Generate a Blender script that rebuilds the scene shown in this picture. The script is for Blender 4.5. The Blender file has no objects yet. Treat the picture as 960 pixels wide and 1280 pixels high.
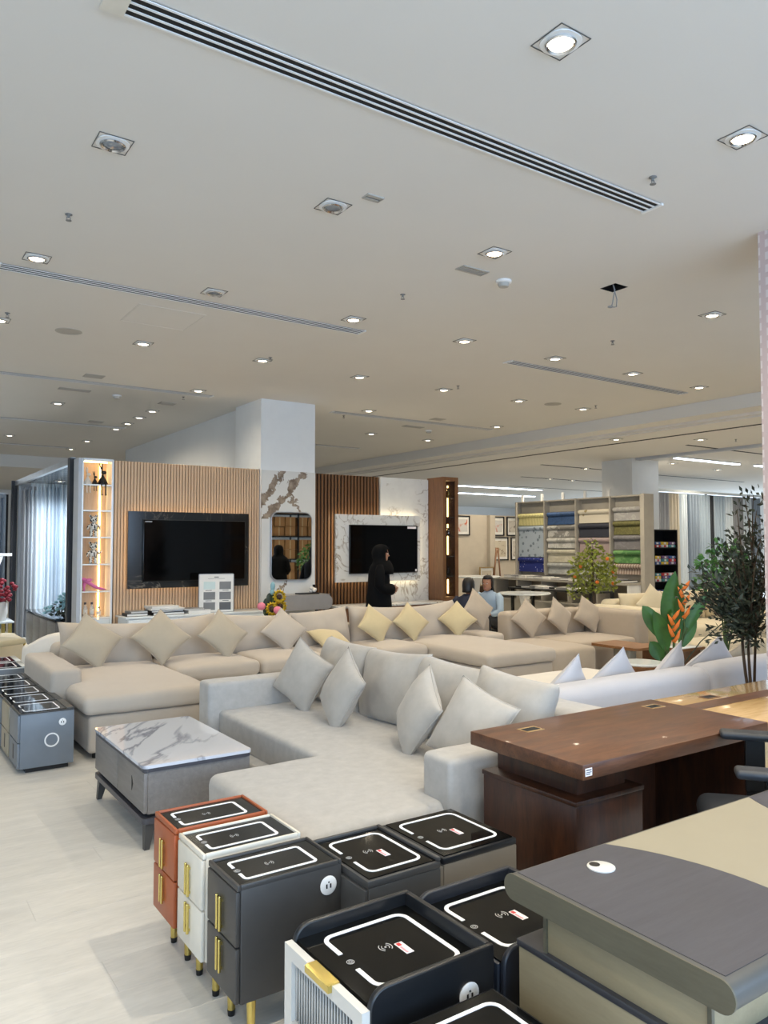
import bpy, bmesh, math, random
from mathutils import Vector, Matrix, noise
PI = math.pi
R = math.radians
random.seed(7)
scene = bpy.context.scene
C = scene.collection

# ------------------------------------------------------------------ camera
cam_d = bpy.data.cameras.new('camera')
cam = bpy.data.objects.new('camera', cam_d)
C.objects.link(cam)
cam.location = (0, 0, 1.6)
cam.rotation_euler = (R(92.5), 0, R(-34.1))
cam_d.sensor_fit = 'VERTICAL'
cam_d.sensor_height = 36.0
cam_d.lens = 36.0 * 961.0 / 1280.0
cam_d.clip_start = 0.02
cam_d.clip_end = 200
scene.camera = cam

# ------------------------------------------------------------------ world, exposure, assumed daylight
world = bpy.data.worlds.new('daylight')
scene.world = world
world.use_nodes = True
bg = world.node_tree.nodes['Background']
bg.inputs[0].default_value = (0.55, 0.72, 1.0, 1)
bg.inputs[1].default_value = 1.2
scene.view_settings.view_transform = 'Standard'
scene.view_settings.look = 'None'
scene.view_settings.exposure = -0.15
scene.view_settings.gamma = 1.0
LAMP_W = 62.0
LAMP_COL = (1.0, 0.87, 0.67)
def area(name, loc, rot, sx, sy, power, col):
    l = bpy.data.lights.new(name, 'AREA')
    l.shape = 'RECTANGLE'; l.size = sx; l.size_y = sy; l.energy = power; l.color = col
    o = bpy.data.objects.new(name, l); C.objects.link(o)
    o.location = loc; o.rotation_euler = rot
    return o
# assumed daylight: area fills behind the camera, left and far right; no windows built
area('assumed_back_daylight', (1.0, -4.3, 2.35), (R(90), 0, 0), 13.0, 2.4, 760, (0.47, 0.69, 1.0))  # shopfront is assumed, not built: the wall behind this light is solid
area('added_left_fill', (-6.8, 7.0, 1.75), (R(90), 0, R(-90)), 14.0, 2.9, 110, (0.66, 0.82, 1.0))  # added bluish fill along the left wall, which has no window
area('added_right_fill', (27.7, 16.0, 1.75), (R(90), 0, R(90)), 16.0, 2.6, 560, (0.66, 0.82, 1.0))  # added bluish fill at the far right wall, also without a window

# ------------------------------------------------------------------ materials
MATS = {}
def new_mat(name):
    m = bpy.data.materials.new(name); m.use_nodes = True
    nt = m.node_tree
    b = nt.nodes['Principled BSDF']
    return m, nt, b
def S(v):            # sRGB 0-255 to linear rgba
    def f(c):
        c /= 255.0
        return c / 12.92 if c <= 0.04045 else ((c + 0.055) / 1.055) ** 2.4
    return (f(v[0]), f(v[1]), f(v[2]), 1)
def coords(nt, scale=(1, 1, 1), kind='Object', rot=(0, 0, 0)):
    t = nt.nodes.new('ShaderNodeTexCoord')
    mp = nt.nodes.new('ShaderNodeMapping')
    mp.inputs['Scale'].default_value = scale
    mp.inputs['Rotation'].default_value = rot
    nt.links.new(t.outputs[kind], mp.inputs['Vector'])
    return mp.outputs[0]
def ramp(nt, fac, stops):
    r = nt.nodes.new('ShaderNodeValToRGB')
    e = r.color_ramp.elements
    while len(e) < len(stops): e.new(0.5)
    for i, (p, c) in enumerate(stops):
        e[i].position = p; e[i].color = c
    nt.links.new(fac, r.inputs[0])
    return r.outputs[0]
def noise_tex(nt, vec, scale, detail=3, rough=0.55, dist=0.0):
    n = nt.nodes.new('ShaderNodeTexNoise')
    n.inputs['Scale'].default_value = scale; n.inputs['Detail'].default_value = detail
    n.inputs['Roughness'].default_value = rough; n.inputs['Distortion'].default_value = dist
    if vec is not None: nt.links.new(vec, n.inputs['Vector'])
    return n.outputs[0]
def bump(nt, b, h, strength, dist=0.002):
    bp = nt.nodes.new('ShaderNodeBump')
    bp.inputs['Strength'].default_value = strength; bp.inputs['Distance'].default_value = dist
    nt.links.new(h, bp.inputs['Height']); nt.links.new(bp.outputs[0], b.inputs['Normal'])
def mixc(nt, fac, a, b_):
    m = nt.nodes.new('ShaderNodeMix'); m.data_type = 'RGBA'
    if isinstance(fac, float): m.inputs[0].default_value = fac
    else: nt.links.new(fac, m.inputs[0])
    for i, v in ((6, a), (7, b_)):
        if isinstance(v, tuple): m.inputs[i].default_value = v
        else: nt.links.new(v, m.inputs[i])
    return m.outputs[2]
def scl(c, k): return (min(1, c[0] * k), min(1, c[1] * k), min(1, c[2] * k), 1)
def plain(name, rgb, rough=0.5, metal=0.0, spec=0.5, var=0.05, emit=0.0, coat=0.0, nscale=6):
    m, nt, b = new_mat(name)
    c = S(rgb)
    n = noise_tex(nt, coords(nt), nscale, 2)
    nt.links.new(ramp(nt, n, [(0.3, scl(c, 1 - var)), (0.7, scl(c, 1 + var))]), b.inputs['Base Color'])
    b.inputs['Roughness'].default_value = rough; b.inputs['Metallic'].default_value = metal
    b.inputs['Specular IOR Level'].default_value = spec
    b.inputs['Coat Weight'].default_value = coat; b.inputs['Coat Roughness'].default_value = 0.03
    if emit:
        b.inputs['Emission Color'].default_value = c; b.inputs['Emission Strength'].default_value = emit
    MATS[name] = m
    return m
def emitter(name, rgb, strength):
    m, nt, b = new_mat(name)
    b.inputs['Base Color'].default_value = S(rgb)
    b.inputs['Emission Color'].default_value = S(rgb); b.inputs['Emission Strength'].default_value = strength
    MATS[name] = m
    return m
def fabric(name, rgb, var=0.12, weave=520, mottled=9, bstr=0.35, sheen=0.25):
    m, nt, b = new_mat(name)
    c = S(rgb)
    v = coords(nt)
    big = noise_tex(nt, v, mottled, 6, 0.65)
    fine = noise_tex(nt, v, weave, 2)
    col = ramp(nt, big, [(0.3, scl(c, 1 - var)), (0.7, scl(c, 1 + var))])
    col2 = mixc(nt, fine, scl(c, 0.9), scl(c, 1.1))
    nt.links.new(mixc(nt, 0.35, col, col2), b.inputs['Base Color'])
    b.inputs['Roughness'].default_value = 0.9; b.inputs['Specular IOR Level'].default_value = 0.15
    b.inputs['Sheen Weight'].default_value = sheen
    bump(nt, b, fine, bstr, 0.001)
    MATS[name] = m
    return m
def wood(name, dark, light, axis='X', scale=6.0, rough=0.35, stretch=9.0, coat=0.0, contrast=(0.3, 0.7), rand=0.0):
    m, nt, b = new_mat(name)
    sc = {'X': (1, stretch, stretch), 'Y': (stretch, 1, stretch), 'Z': (stretch, stretch, 1)}[axis]
    v = coords(nt, sc)
    n = noise_tex(nt, v, scale, 6, 0.6, 0.6)
    n2 = noise_tex(nt, v, scale * 7, 3, 0.5, 0.2)
    col = ramp(nt, n, [(contrast[0], S(dark)), (contrast[1], S(light))])
    col = mixc(nt, 0.25, col, ramp(nt, n2, [(0.35, S(dark)), (0.65, S(light))]))
    if rand:
        oi = nt.nodes.new('ShaderNodeObjectInfo')
        hs = nt.nodes.new('ShaderNodeHueSaturation')
        mr = nt.nodes.new('ShaderNodeMapRange')
        mr.inputs[3].default_value = 1 - rand; mr.inputs[4].default_value = 1 + rand
        nt.links.new(oi.outputs['Random'], mr.inputs[0]); nt.links.new(mr.outputs[0], hs.inputs['Value'])
        nt.links.new(col, hs.inputs['Color']); col = hs.outputs[0]
    nt.links.new(col, b.inputs['Base Color'])
    b.inputs['Roughness'].default_value = rough
    b.inputs['Coat Weight'].default_value = coat; b.inputs['Coat Roughness'].default_value = 0.06
    bump(nt, b, n2, 0.08, 0.001)
    MATS[name] = m
    return m
def marble(name, base, vein, scale=1.2, width=0.04, rough=0.12, cloud=0.06, dist=1.6, rot=(0.3, 0.2, 0.6), seed=0.0, mk_=(.42, .58), aniso=None):
    m, nt, b = new_mat(name)
    v = coords(nt, (scale, scale, scale), rot=rot)
    add = nt.nodes.new('ShaderNodeVectorMath'); add.operation = 'ADD'
    add.inputs[1].default_value = (seed, seed * 1.7, seed * 0.6)
    nt.links.new(v, add.inputs[0]); v = add.outputs[0]
    if aniso:
        mp = nt.nodes.new('ShaderNodeMapping'); mp.inputs['Scale'].default_value = aniso
        nt.links.new(v, mp.inputs['Vector']); v = mp.outputs[0]
    n = noise_tex(nt, v, 1.0, 5, 0.55, dist)
    s = nt.nodes.new('ShaderNodeMath'); s.operation = 'SUBTRACT'; s.inputs[1].default_value = 0.5
    a = nt.nodes.new('ShaderNodeMath'); a.operation = 'ABSOLUTE'
    nt.links.new(n, s.inputs[0]); nt.links.new(s.outputs[0], a.inputs[0])
    mask = noise_tex(nt, v, 0.9, 2)
    veins = ramp(nt, a.outputs[0], [(0.0, S(vein)), (width, S(base))])
    mk = ramp(nt, mask, [(mk_[0], (0, 0, 0, 1)), (mk_[1], (1, 1, 1, 1))])
    cl = noise_tex(nt, v, 2.5, 4)
    basec = ramp(nt, cl, [(0.3, scl(S(base), 1 - cloud)), (0.7, scl(S(base), 1 + cloud))])
    nt.links.new(mixc(nt, mk, basec, veins), b.inputs['Base Color'])
    b.inputs['Roughness'].default_value = rough
    MATS[name] = m
    return m
def glass(name, rgb, rough=0.02, alpha=0.25):
    m, nt, b = new_mat(name)
    b.inputs['Base Color'].default_value = S(rgb); b.inputs['Roughness'].default_value = rough
    b.inputs['Alpha'].default_value = alpha
    MATS[name] = m
    return m
def spots(name, base, dot, scale, size, kind='dots', stretch=(1, 1, 1), rough=0.7):
    m, nt, b = new_mat(name)
    v = coords(nt, stretch)
    if kind == 'dots':
        t = nt.nodes.new('ShaderNodeTexVoronoi'); t.inputs['Scale'].default_value = scale
        nt.links.new(v, t.inputs['Vector']); f = t.outputs['Distance']
    elif kind == 'wave':
        t = nt.nodes.new('ShaderNodeTexWave'); t.inputs['Scale'].default_value = scale
        t.inputs['Distortion'].default_value = 1.2
        nt.links.new(v, t.inputs['Vector']); f = t.outputs['Fac']
    elif kind == 'stripe':
        t = nt.nodes.new('ShaderNodeTexWave'); t.inputs['Scale'].default_value = scale; t.bands_direction = 'Y'
        nt.links.new(v, t.inputs['Vector']); f = t.outputs['Fac']
    else:
        f = noise_tex(nt, v, scale, 5, 0.65, 0.8)
    nt.links.new(ramp(nt, f, [(size, S(dot)), (size + 0.06, S(base))]), b.inputs['Base Color'])
    b.inputs['Roughness'].default_value = rough
    MATS[name] = m
    return m

def brick_paper(name, base, dash):
    m, nt, b = new_mat(name)
    v = coords(nt)
    sp = nt.nodes.new('ShaderNodeSeparateXYZ'); nt.links.new(v, sp.inputs[0])
    cb = nt.nodes.new('ShaderNodeCombineXYZ')
    ad = nt.nodes.new('ShaderNodeMath'); ad.operation = 'ADD'
    nt.links.new(sp.outputs[0], ad.inputs[0]); nt.links.new(sp.outputs[1], ad.inputs[1])
    nt.links.new(ad.outputs[0], cb.inputs[1]); nt.links.new(sp.outputs[2], cb.inputs[0])
    t = nt.nodes.new('ShaderNodeTexBrick'); nt.links.new(cb.outputs[0], t.inputs['Vector'])
    t.inputs['Scale'].default_value = 1.0
    t.inputs['Color1'].default_value = S(dash); t.inputs['Color2'].default_value = S(dash); t.inputs['Mortar'].default_value = S(base)
    t.inputs['Mortar Size'].default_value = 0.02; t.inputs['Mortar Smooth'].default_value = 0.3
    t.inputs['Brick Width'].default_value = 0.085; t.inputs['Row Height'].default_value = 0.055
    nt.links.new(t.outputs[0], b.inputs['Base Color']); b.inputs['Roughness'].default_value = 0.55
    bump(nt, b, t.outputs['Fac'], 0.3, 0.002)
    MATS[name] = m
    return m
plain('ceiling_paint', (221, 218, 212), 0.85, spec=0.2, var=0.012, nscale=1.2)
plain('wall_paint', (226, 226, 224), 0.8, spec=0.2, var=0.02, nscale=1.5)
plain('grey_wall_paint', (188, 192, 198), 0.8, spec=0.2, var=0.02)
plain('beige_wall_paint', (196, 186, 170), 0.8, spec=0.2, var=0.03)
plain('column_paint', (232, 233, 232), 0.7, spec=0.25, var=0.015)
wood('floor_vinyl', (196, 194, 188), (222, 219, 212), 'X', 2.2, 0.42, 5.0, contrast=(0.25, 0.75), rand=0.025)
plain('floor_under', (150, 148, 144), 0.6)
fabric('beige_linen', (182, 171, 157), 0.05)
fabric('beige_linen_cushion', (186, 175, 161), 0.05, mottled=5)
fabric('sand_pillow', (178, 166, 146), 0.05)
fabric('yellow_pillow', (200, 184, 146), 0.05)
fabric('grey_chenille', (178, 175, 170), 0.15, weave=300, mottled=14, bstr=0.5)
fabric('grey_chenille_pillow', (178, 173, 165), 0.10, weave=300, mottled=14, bstr=0.5)
fabric('white_linen', (196, 194, 196), 0.03)
fabric('taupe_linen', (182, 168, 150), 0.05)
fabric('cream_linen', (220, 208, 180), 0.04)
fabric('offwhite_plush', (228, 222, 212), 0.05)
plain('orange_leather', (162, 84, 46), 0.42, var=0.06, nscale=14)
plain('cream_leather', (216, 210, 196), 0.42, var=0.04, nscale=14)
plain('charcoal_leather', (60, 59, 58), 0.42, var=0.06, nscale=14)
plain('charcoal_paint', (66, 66, 66), 0.4, var=0.05)
plain('bluegrey_paint', (112, 120, 128), 0.4, var=0.05)
plain('taupe_paint', (116, 108, 96), 0.45, var=0.05)
plain('navy_leather', (38, 42, 50), 0.4, var=0.08, nscale=12)
plain('black_leather', (26, 28, 31), 0.33, var=0.1, nscale=12)
plain('flute_white', (176, 175, 170), 0.4)
plain('pearl_white', (204, 203, 198), 0.28, var=0.03)
plain('black_glass', (12, 13, 13), 0.06, spec=0.22, var=0.0)
plain('dark_glass', (36, 37, 36), 0.15, spec=0.2, var=0.0)
plain('led_acrylic', (236, 238, 240), 0.35, var=0.0, emit=0.12)
plain('brushed_gold', (214, 194, 116), 0.25, metal=1.0, var=0.05, nscale=30)
plain('black_plastic', (18, 18, 19), 0.4)
plain('dark_plastic', (46, 50, 56), 0.45)
plain('grey_plastic', (150, 152, 154), 0.4)
plain('white_plastic', (232, 232, 230), 0.35)
plain('white_gloss', (226, 232, 234), 0.12, var=0.02)
plain('sticker_white', (240, 232, 232), 0.5)
plain('sticker_pink', (236, 150, 160), 0.5)
plain('sticker_red', (196, 40, 50), 0.5)
plain('icon_grey', (168, 168, 166), 0.5)
plain('aluminium', (196, 197, 198), 0.3, metal=0.9)
plain('dark_metal', (48, 48, 50), 0.4, metal=0.6)
plain('chrome', (205, 206, 208), 0.12, metal=1.0)
plain('slot_black', (10, 10, 11), 0.7)
plain('fixture_grey', (120, 120, 118), 0.5)
plain('vent_grey', (176, 172, 164), 0.6)
plain('lens_off', (150, 162, 176), 0.15, metal=0.5)
emitter('lamp_lens', (255, 240, 214), 14.0)
emitter('led_warm', (255, 212, 138), 13.0)
emitter('led_panel', (255, 214, 150), 4.5)
emitter('led_white', (255, 238, 200), 10.0)
emitter('tube_light', (226, 240, 255), 9.0)
wood('walnut', (66, 39, 24), (112, 72, 46), 'X', 3.0, 0.42, 7.0, coat=0.06)
wood('walnut_side', (34, 18, 12), (78, 45, 27), 'Z', 3.0, 0.35, 7.0)  # darker than the top: shade of the unlit kneehole put into the colour
wood('glossy_oak', (168, 134, 86), (206, 172, 124), 'X', 2.0, 0.14, 6.0, coat=0.4)
wood('table_wood', (112, 74, 42), (150, 104, 62), 'X', 4.0, 0.4, 8.0)
wood('oak_slat', (202, 168, 134), (220, 188, 154), 'Z', 5.0, 0.5, 12.0, rand=0.04)
wood('walnut_slat', (88, 58, 32), (126, 86, 50), 'Z', 5.0, 0.45, 12.0, rand=0.06)
plain('slat_gap', (172, 142, 114), 0.8)
plain('slat_gap_dark', (20, 15, 11), 0.8)
wood('cabinet_wood', (96, 64, 40), (134, 94, 62), 'Z', 4.0, 0.35, 8.0)
wood('greyash', (62, 62, 68), (74, 74, 81), 'X', 4.0, 0.4, 9.0)
wood('greyash_body', (112, 108, 105), (130, 126, 122), 'Y', 4.0, 0.45, 9.0)
wood('taupe_veneer', (82, 78, 64), (96, 92, 76), 'Y', 4.0, 0.4, 8.0)  # taupe and beige veneers carry the shade of the desk sides in their tone
wood('beige_veneer', (136, 124, 98), (150, 138, 110), 'Y', 4.0, 0.42, 6.0)
wood('dark_strip_veneer', (50, 50, 53), (62, 62, 66), 'Y', 4.0, 0.42, 6.0)
plain('sage_laminate', (152, 144, 124), 0.38, var=0.015)
marble('white_marble', (222, 220, 214), (160, 148, 132), 2.6, 0.03, 0.14, 0.04, 1.5, seed=3.1)
def bold_marble(name, base, vein, dark):
    # two broad brown veins crossing the upper part of the slab plus faint thin ones
    m, nt, b = new_mat(name)
    v = coords(nt)
    sp = nt.nodes.new('ShaderNodeSeparateXYZ'); nt.links.new(v, sp.inputs[0])
    def mth(op, a, c=None):
        n = nt.nodes.new('ShaderNodeMath'); n.operation = op
        for i, q in enumerate((a, c)):
            if q is None: continue
            if isinstance(q, (int, float)): n.inputs[i].default_value = q
            else: nt.links.new(q, n.inputs[i])
        return n.outputs[0]
    n1 = noise_tex(nt, v, 5.0, 6, 0.65, 0.4); n2 = noise_tex(nt, v, 9.0, 4, 0.6)
    wob = mth('MULTIPLY', mth('SUBTRACT', n1, 0.5), 0.55)
    out = None
    for x0, z0, k, z1 in ((4.98, 2.65, .72, 2.12), (5.34, 2.65, .95, 1.98), (5.13, 2.30, -.55, 1.95), (5.05, 1.10, .5, .70)):
        d = mth('SUBTRACT', mth('SUBTRACT', sp.outputs[0], x0), mth('MULTIPLY', mth('SUBTRACT', sp.outputs[2], z0), k))
        d = mth('ABSOLUTE', mth('ADD', d, wob))
        w = mth('MULTIPLY', n2, 0.13 if k > .6 else .05)
        inside = mth('GREATER_THAN', w, d)
        inside = mth('MULTIPLY', inside, mth('GREATER_THAN', sp.outputs[2], z1))
        inside = mth('MULTIPLY', inside, mth('LESS_THAN', sp.outputs[2], z0 + .08))
        out = inside if out is None else mth('MAXIMUM', out, inside)
    body = ramp(nt, n2, [(0.35, S(dark)), (0.65, S(vein))])
    soft = ramp(nt, noise_tex(nt, v, 2.2, 4), [(0.3, scl(S(base), .96)), (0.7, scl(S(base), 1.03))])
    nt.links.new(mixc(nt, out, soft, body), b.inputs['Base Color'])
    b.inputs['Roughness'].default_value = 0.14
    MATS[name] = m
bold_marble('bold_marble', (222, 220, 214), (168, 152, 134), (116, 100, 86))
marble('black_marble', (36, 37, 37), (120, 112, 100), 1.1, 0.012, 0.15, 0.1, 2.0, seed=5.2)
marble('table_marble', (208, 212, 220), (142, 146, 158), 2.2, 0.035, 0.05, 0.07, 0.5, rot=(0, 0, -0.97), seed=4.4, mk_=(.30, .50), aniso=(0.42, 1.5, 1.0))
plain('mirror_glass', (225, 228, 228), 0.015, metal=1.0, var=0.0)
plain('tv_screen', (5, 5, 6), 0.06, spec=0.25, var=0.0)
plain('tv_bezel', (14, 14, 15), 0.3)
plain('black_paint', (16, 15, 18), 0.45)
plain('figure_white', (226, 218, 206), 0.4)
spots('spotted_white', (230, 226, 218), (24, 24, 30), 38, 0.38, rough=0.4)
plain('pink_satin', (226, 116, 172), 0.35)
glass('clear_glass', (220, 232, 234), 0.02, 0.3)
glass('smoke_glass', (44, 34, 30), 0.03, 0.35)
plain('bottle_cap', (70, 66, 74), 0.4)
plain('book_white', (222, 220, 214), 0.6)
plain('book_black', (30, 30, 32), 0.5)
plain('book_grey', (140, 138, 134), 0.6)
plain('paper', (234, 232, 226), 0.7)
plain('swatch_grey', (128, 130, 132), 0.8)
plain('swatch_dark', (96, 98, 102), 0.8)
plain('swatch_light', (206, 222, 220), 0.8)
plain('print_dark', (70, 74, 78), 0.8)
plain('abaya_black', (8, 9, 12), 0.85, spec=0.15, var=0.15)
plain('hijab_black', (6, 7, 9), 0.85, spec=0.15, var=0.15)
plain('skin', (178, 128, 100), 0.55, var=0.03)
plain('hair_dark', (22, 18, 18), 0.45)
plain('navy_shirt', (32, 38, 58), 0.8)
plain('blue_shirt', (168, 188, 206), 0.8)
plain('dark_trousers', (30, 30, 36), 0.8)
plain('leaf_green', (58, 104, 40), 0.42, var=0.22, nscale=9)
plain('leaf_dark', (50, 60, 46), 0.5, var=0.3, nscale=12)
plain('leaf_yellow', (134, 142, 50), 0.5, var=0.35, nscale=14)
plain('leaf_mid', (70, 122, 56), 0.5, var=0.25, nscale=12)
plain('stem_green', (70, 96, 48), 0.5)
plain('bark', (74, 60, 46), 0.8, var=0.2)
plain('bract_orange', (226, 120, 40), 0.45, var=0.15)
plain('orange_peel', (226, 118, 34), 0.45)
plain('petal_yellow', (240, 206, 30), 0.6)
plain('flower_brown', (60, 38, 20), 0.8)
plain('petal_pink', (230, 130, 150), 0.6)
plain('petal_red', (132, 18, 38), 0.6, var=0.2)
plain('petal_blue', (138, 180, 190), 0.6, var=0.2)
plain('pot_white', (220, 218, 214), 0.4)
plain('pot_grey', (110, 108, 104), 0.6)
plain('soil', (52, 40, 30), 0.9)
plain('console_grey', (146, 142, 138), 0.4)
plain('frame_grey', (78, 78, 76), 0.4)
fabric('curtain_white', (216, 226, 234), 0.04, bstr=0.1)
fabric('curtain_blue', (176, 192, 206), 0.05, bstr=0.1)
fabric('curtain_steel', (146, 160, 176), 0.05, bstr=0.1)
fabric('curtain_grey', (150, 152, 156), 0.05, bstr=0.1)
fabric('curtain_beige', (198, 190, 174), 0.05, bstr=0.1)
fabric('curtain_dark', (52, 56, 62), 0.08, bstr=0.1)
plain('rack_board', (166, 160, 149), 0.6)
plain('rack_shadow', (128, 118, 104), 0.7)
spots('roll_yellow', (232, 222, 160), (120, 116, 60), 9, 0.12, 'stripe')
spots('roll_deer', (176, 188, 200), (120, 132, 144), 9, 0.28)
spots('roll_stars', (30, 46, 124), (190, 190, 220), 16, 0.16)
spots('roll_blue', (40, 66, 104), (52, 80, 122), 14, 0.5, 'noise')
spots('roll_damask', (184, 182, 176), (126, 124, 120), 5, 0.5, 'noise')
spots('roll_marble', (194, 192, 186), (166, 164, 158), 4, 0.45, 'noise')
spots('roll_beige', (196, 190, 172), (184, 178, 158), 6, 0.5, 'noise')
spots('roll_silver', (178, 180, 176), (160, 162, 160), 6, 0.5, 'noise')
spots('roll_antler', (202, 194, 176), (150, 132, 90), 5, 0.16)
plain('roll_navy', (42, 44, 56), 0.7)
spots('roll_mauve', (156, 138, 136), (118, 98, 98), 2.2, 0.14, 'wave')
spots('roll_grey', (166, 164, 160), (150, 148, 146), 7, 0.5, 'noise')
spots('roll_olive', (112, 108, 62), (92, 90, 50), 24, 0.5, 'noise')
spots('roll_slate', (122, 120, 122), (110, 108, 110), 8, 0.5, 'noise')
spots('roll_green', (104, 146, 88), (70, 116, 62), 5, 0.48, 'noise')
spots('roll_brown', (170, 156, 144), (126, 106, 94), 5, 0.4, 'stripe')
brick_paper('pillar_paper', (196, 176, 172), (214, 202, 198))
plain('carton', (168, 128, 86), 0.8, var=0.12, nscale=2)
plain('carton_tape', (196, 170, 128), 0.4)
plain('pack_red', (176, 44, 54), 0.5); plain('pack_blue', (60, 96, 160), 0.5)
plain('pack_white', (214, 214, 220), 0.5); plain('pack_yellow', (214, 184, 60), 0.5)
plain('pack_teal', (70, 140, 150), 0.5); plain('pack_purple', (110, 80, 130), 0.5)
spots('art_orange', (206, 204, 200), (196, 96, 56), 4, 0.4, 'noise')
spots('art_grey', (204, 198, 188), (120, 110, 104), 5, 0.4, 'noise')
spots('art_floral', (206, 196, 176), (132, 110, 86), 7, 0.36, 'noise')
plain('gold_frame', (176, 150, 100), 0.4, metal=0.4)
fabric('beige_chair_fabric', (190, 180, 150), 0.05)
plain('booth_panel', (96, 98, 100), 0.15, var=0.1)

# ------------------------------------------------------------------ mesh builders
class MB:
    def __init__(self): self.v = []; self.f = []; self.mi = []; self.cur = 0
    def add(self, vs, fs):
        n = len(self.v)
        self.v += [tuple(p) for p in vs]
        for q in fs:
            self.f.append(tuple(i + n for i in q)); self.mi.append(self.cur)
        return self
    def bm(self, b):
        b.verts.index_update()
        self.add([tuple(x.co) for x in b.verts], [[x.index for x in q.verts] for q in b.faces]); b.free()
        return self
    def box(self, x0, x1, y0, y1, z0, z1, bev=0.0, seg=2):
        if bev <= 0:
            vs = [(x, y, z) for x in (x0, x1) for y in (y0, y1) for z in (z0, z1)]
            return self.add(vs, [(0, 1, 3, 2), (4, 6, 7, 5), (0, 4, 5, 1), (2, 3, 7, 6), (0, 2, 6, 4), (1, 5, 7, 3)])
        b = bmesh.new(); bmesh.ops.create_cube(b, size=1)
        for p in b.verts:
            p.co = Vector(((x0 + x1) / 2 + p.co.x * (x1 - x0), (y0 + y1) / 2 + p.co.y * (y1 - y0), (z0 + z1) / 2 + p.co.z * (z1 - z0)))
        bmesh.ops.bevel(b, geom=b.edges[:], offset=bev, segments=seg, profile=0.5, affect='EDGES')
        return self.bm(b)
    def cyl(self, x, y, z0, z1, r0, r1=None, n=16):
        r1 = r0 if r1 is None else r1
        vs = [(x + r * math.cos(2 * PI * k / n), y + r * math.sin(2 * PI * k / n), z) for r, z in ((r0, z0), (r1, z1)) for k in range(n)]
        fs = [(k, (k + 1) % n, n + (k + 1) % n, n + k) for k in range(n)] + [tuple(range(n - 1, -1, -1)), tuple(range(n, 2 * n))]
        return self.add(vs, fs)
    def lathe(self, prof, n=20, c=(0, 0), ring=False):
        vs = [(c[0] + r * math.cos(2 * PI * k / n), c[1] + r * math.sin(2 * PI * k / n), z) for r, z in prof for k in range(n)]
        fs = [(i * n + k, i * n + (k + 1) % n, (i + 1) * n + (k + 1) % n, (i + 1) * n + k) for i in range(len(prof) - 1) for k in range(n)]
        if ring:
            m = (len(prof) - 1) * n
            fs += [(m + k, m + (k + 1) % n, (k + 1) % n, k) for k in range(n)]
        else: fs += [tuple(range(n - 1, -1, -1)), tuple((len(prof) - 1) * n + k for k in range(n))]
        return self.add(vs, fs)
    def tube(self, pts, rad, n=6, closed=False):
        pts = [Vector(p) for p in pts]
        rs = rad if isinstance(rad, (list, tuple)) else [rad] * len(pts)
        rings = []; prev = None
        m = len(pts)
        for i, p in enumerate(pts):
            a = pts[(i - 1) % m] if (i > 0 or closed) else p
            c = pts[(i + 1) % m] if (i < m - 1 or closed) else p
            t = (c - a).normalized() if (c - a).length > 1e-9 else Vector((0, 0, 1))
            u = (prev - t * prev.dot(t)) if prev is not None else None
            if u is None or u.length < 1e-6:
                u = t.cross(Vector((0, 0, 1)))
                if u.length < 1e-4: u = t.cross(Vector((1, 0, 0)))
            u.normalize(); prev = u; w = t.cross(u)
            rings.append([p + (u * math.cos(2 * PI * k / n) + w * math.sin(2 * PI * k / n)) * rs[i] for k in range(n)])
        vs = [q for r in rings for q in r]
        fs = []
        for i in range(m if closed else m - 1):
            j = (i + 1) % m
            fs += [(i * n + k, i * n + (k + 1) % n, j * n + (k + 1) % n, j * n + k) for k in range(n)]
        if not closed: fs += [tuple(range(n - 1, -1, -1)), tuple((m - 1) * n + k for k in range(n))]
        return self.add(vs, fs)
    def prism(self, pts, z0, z1, plane='XY'):
        n = len(pts)
        def m(p, z):
            return {'XY': (p[0], p[1], z), 'XZ': (p[0], z, p[1]), 'YZ': (z, p[0], p[1])}[plane]
        vs = [m(p, z0) for p in pts] + [m(p, z1) for p in pts]
        fs = [(k, (k + 1) % n, n + (k + 1) % n, n + k) for k in range(n)] + [tuple(range(n - 1, -1, -1)), tuple(range(n, 2 * n))]
        return self.add(vs, fs)
    def ribbon(self, pts, w, z0, z1, closed=False):    # flat stroke in XY with thickness
        P = [Vector((p[0], p[1], 0)) for p in pts]; m = len(P); L = []; Rr = []
        for i, p in enumerate(P):
            a = P[i - 1] if (i > 0 or closed) else p
            c = P[(i + 1) % m] if (i < m - 1 or closed) else p
            t = (c - a).normalized(); nn = Vector((-t.y, t.x, 0))
            L.append(p + nn * w / 2); Rr.append(p - nn * w / 2)
        vs = []
        for i in range(m):
            vs += [(L[i].x, L[i].y, z0), (Rr[i].x, Rr[i].y, z0), (Rr[i].x, Rr[i].y, z1), (L[i].x, L[i].y, z1)]
        fs = []
        for i in range(m if closed else m - 1):
            a = i * 4; b = ((i + 1) % m) * 4
            fs += [(a, b, b + 1, a + 1), (a + 1, b + 1, b + 2, a + 2), (a + 2, b + 2, b + 3, a + 3), (a + 3, b + 3, b, a)]
        if not closed: fs += [(0, 1, 2, 3), tuple((m - 1) * 4 + k for k in (3, 2, 1, 0))]
        return self.add(vs, fs)
    def xform(self, M):
        self.v = [tuple(M @ Vector(p)) for p in self.v]; return self
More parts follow.
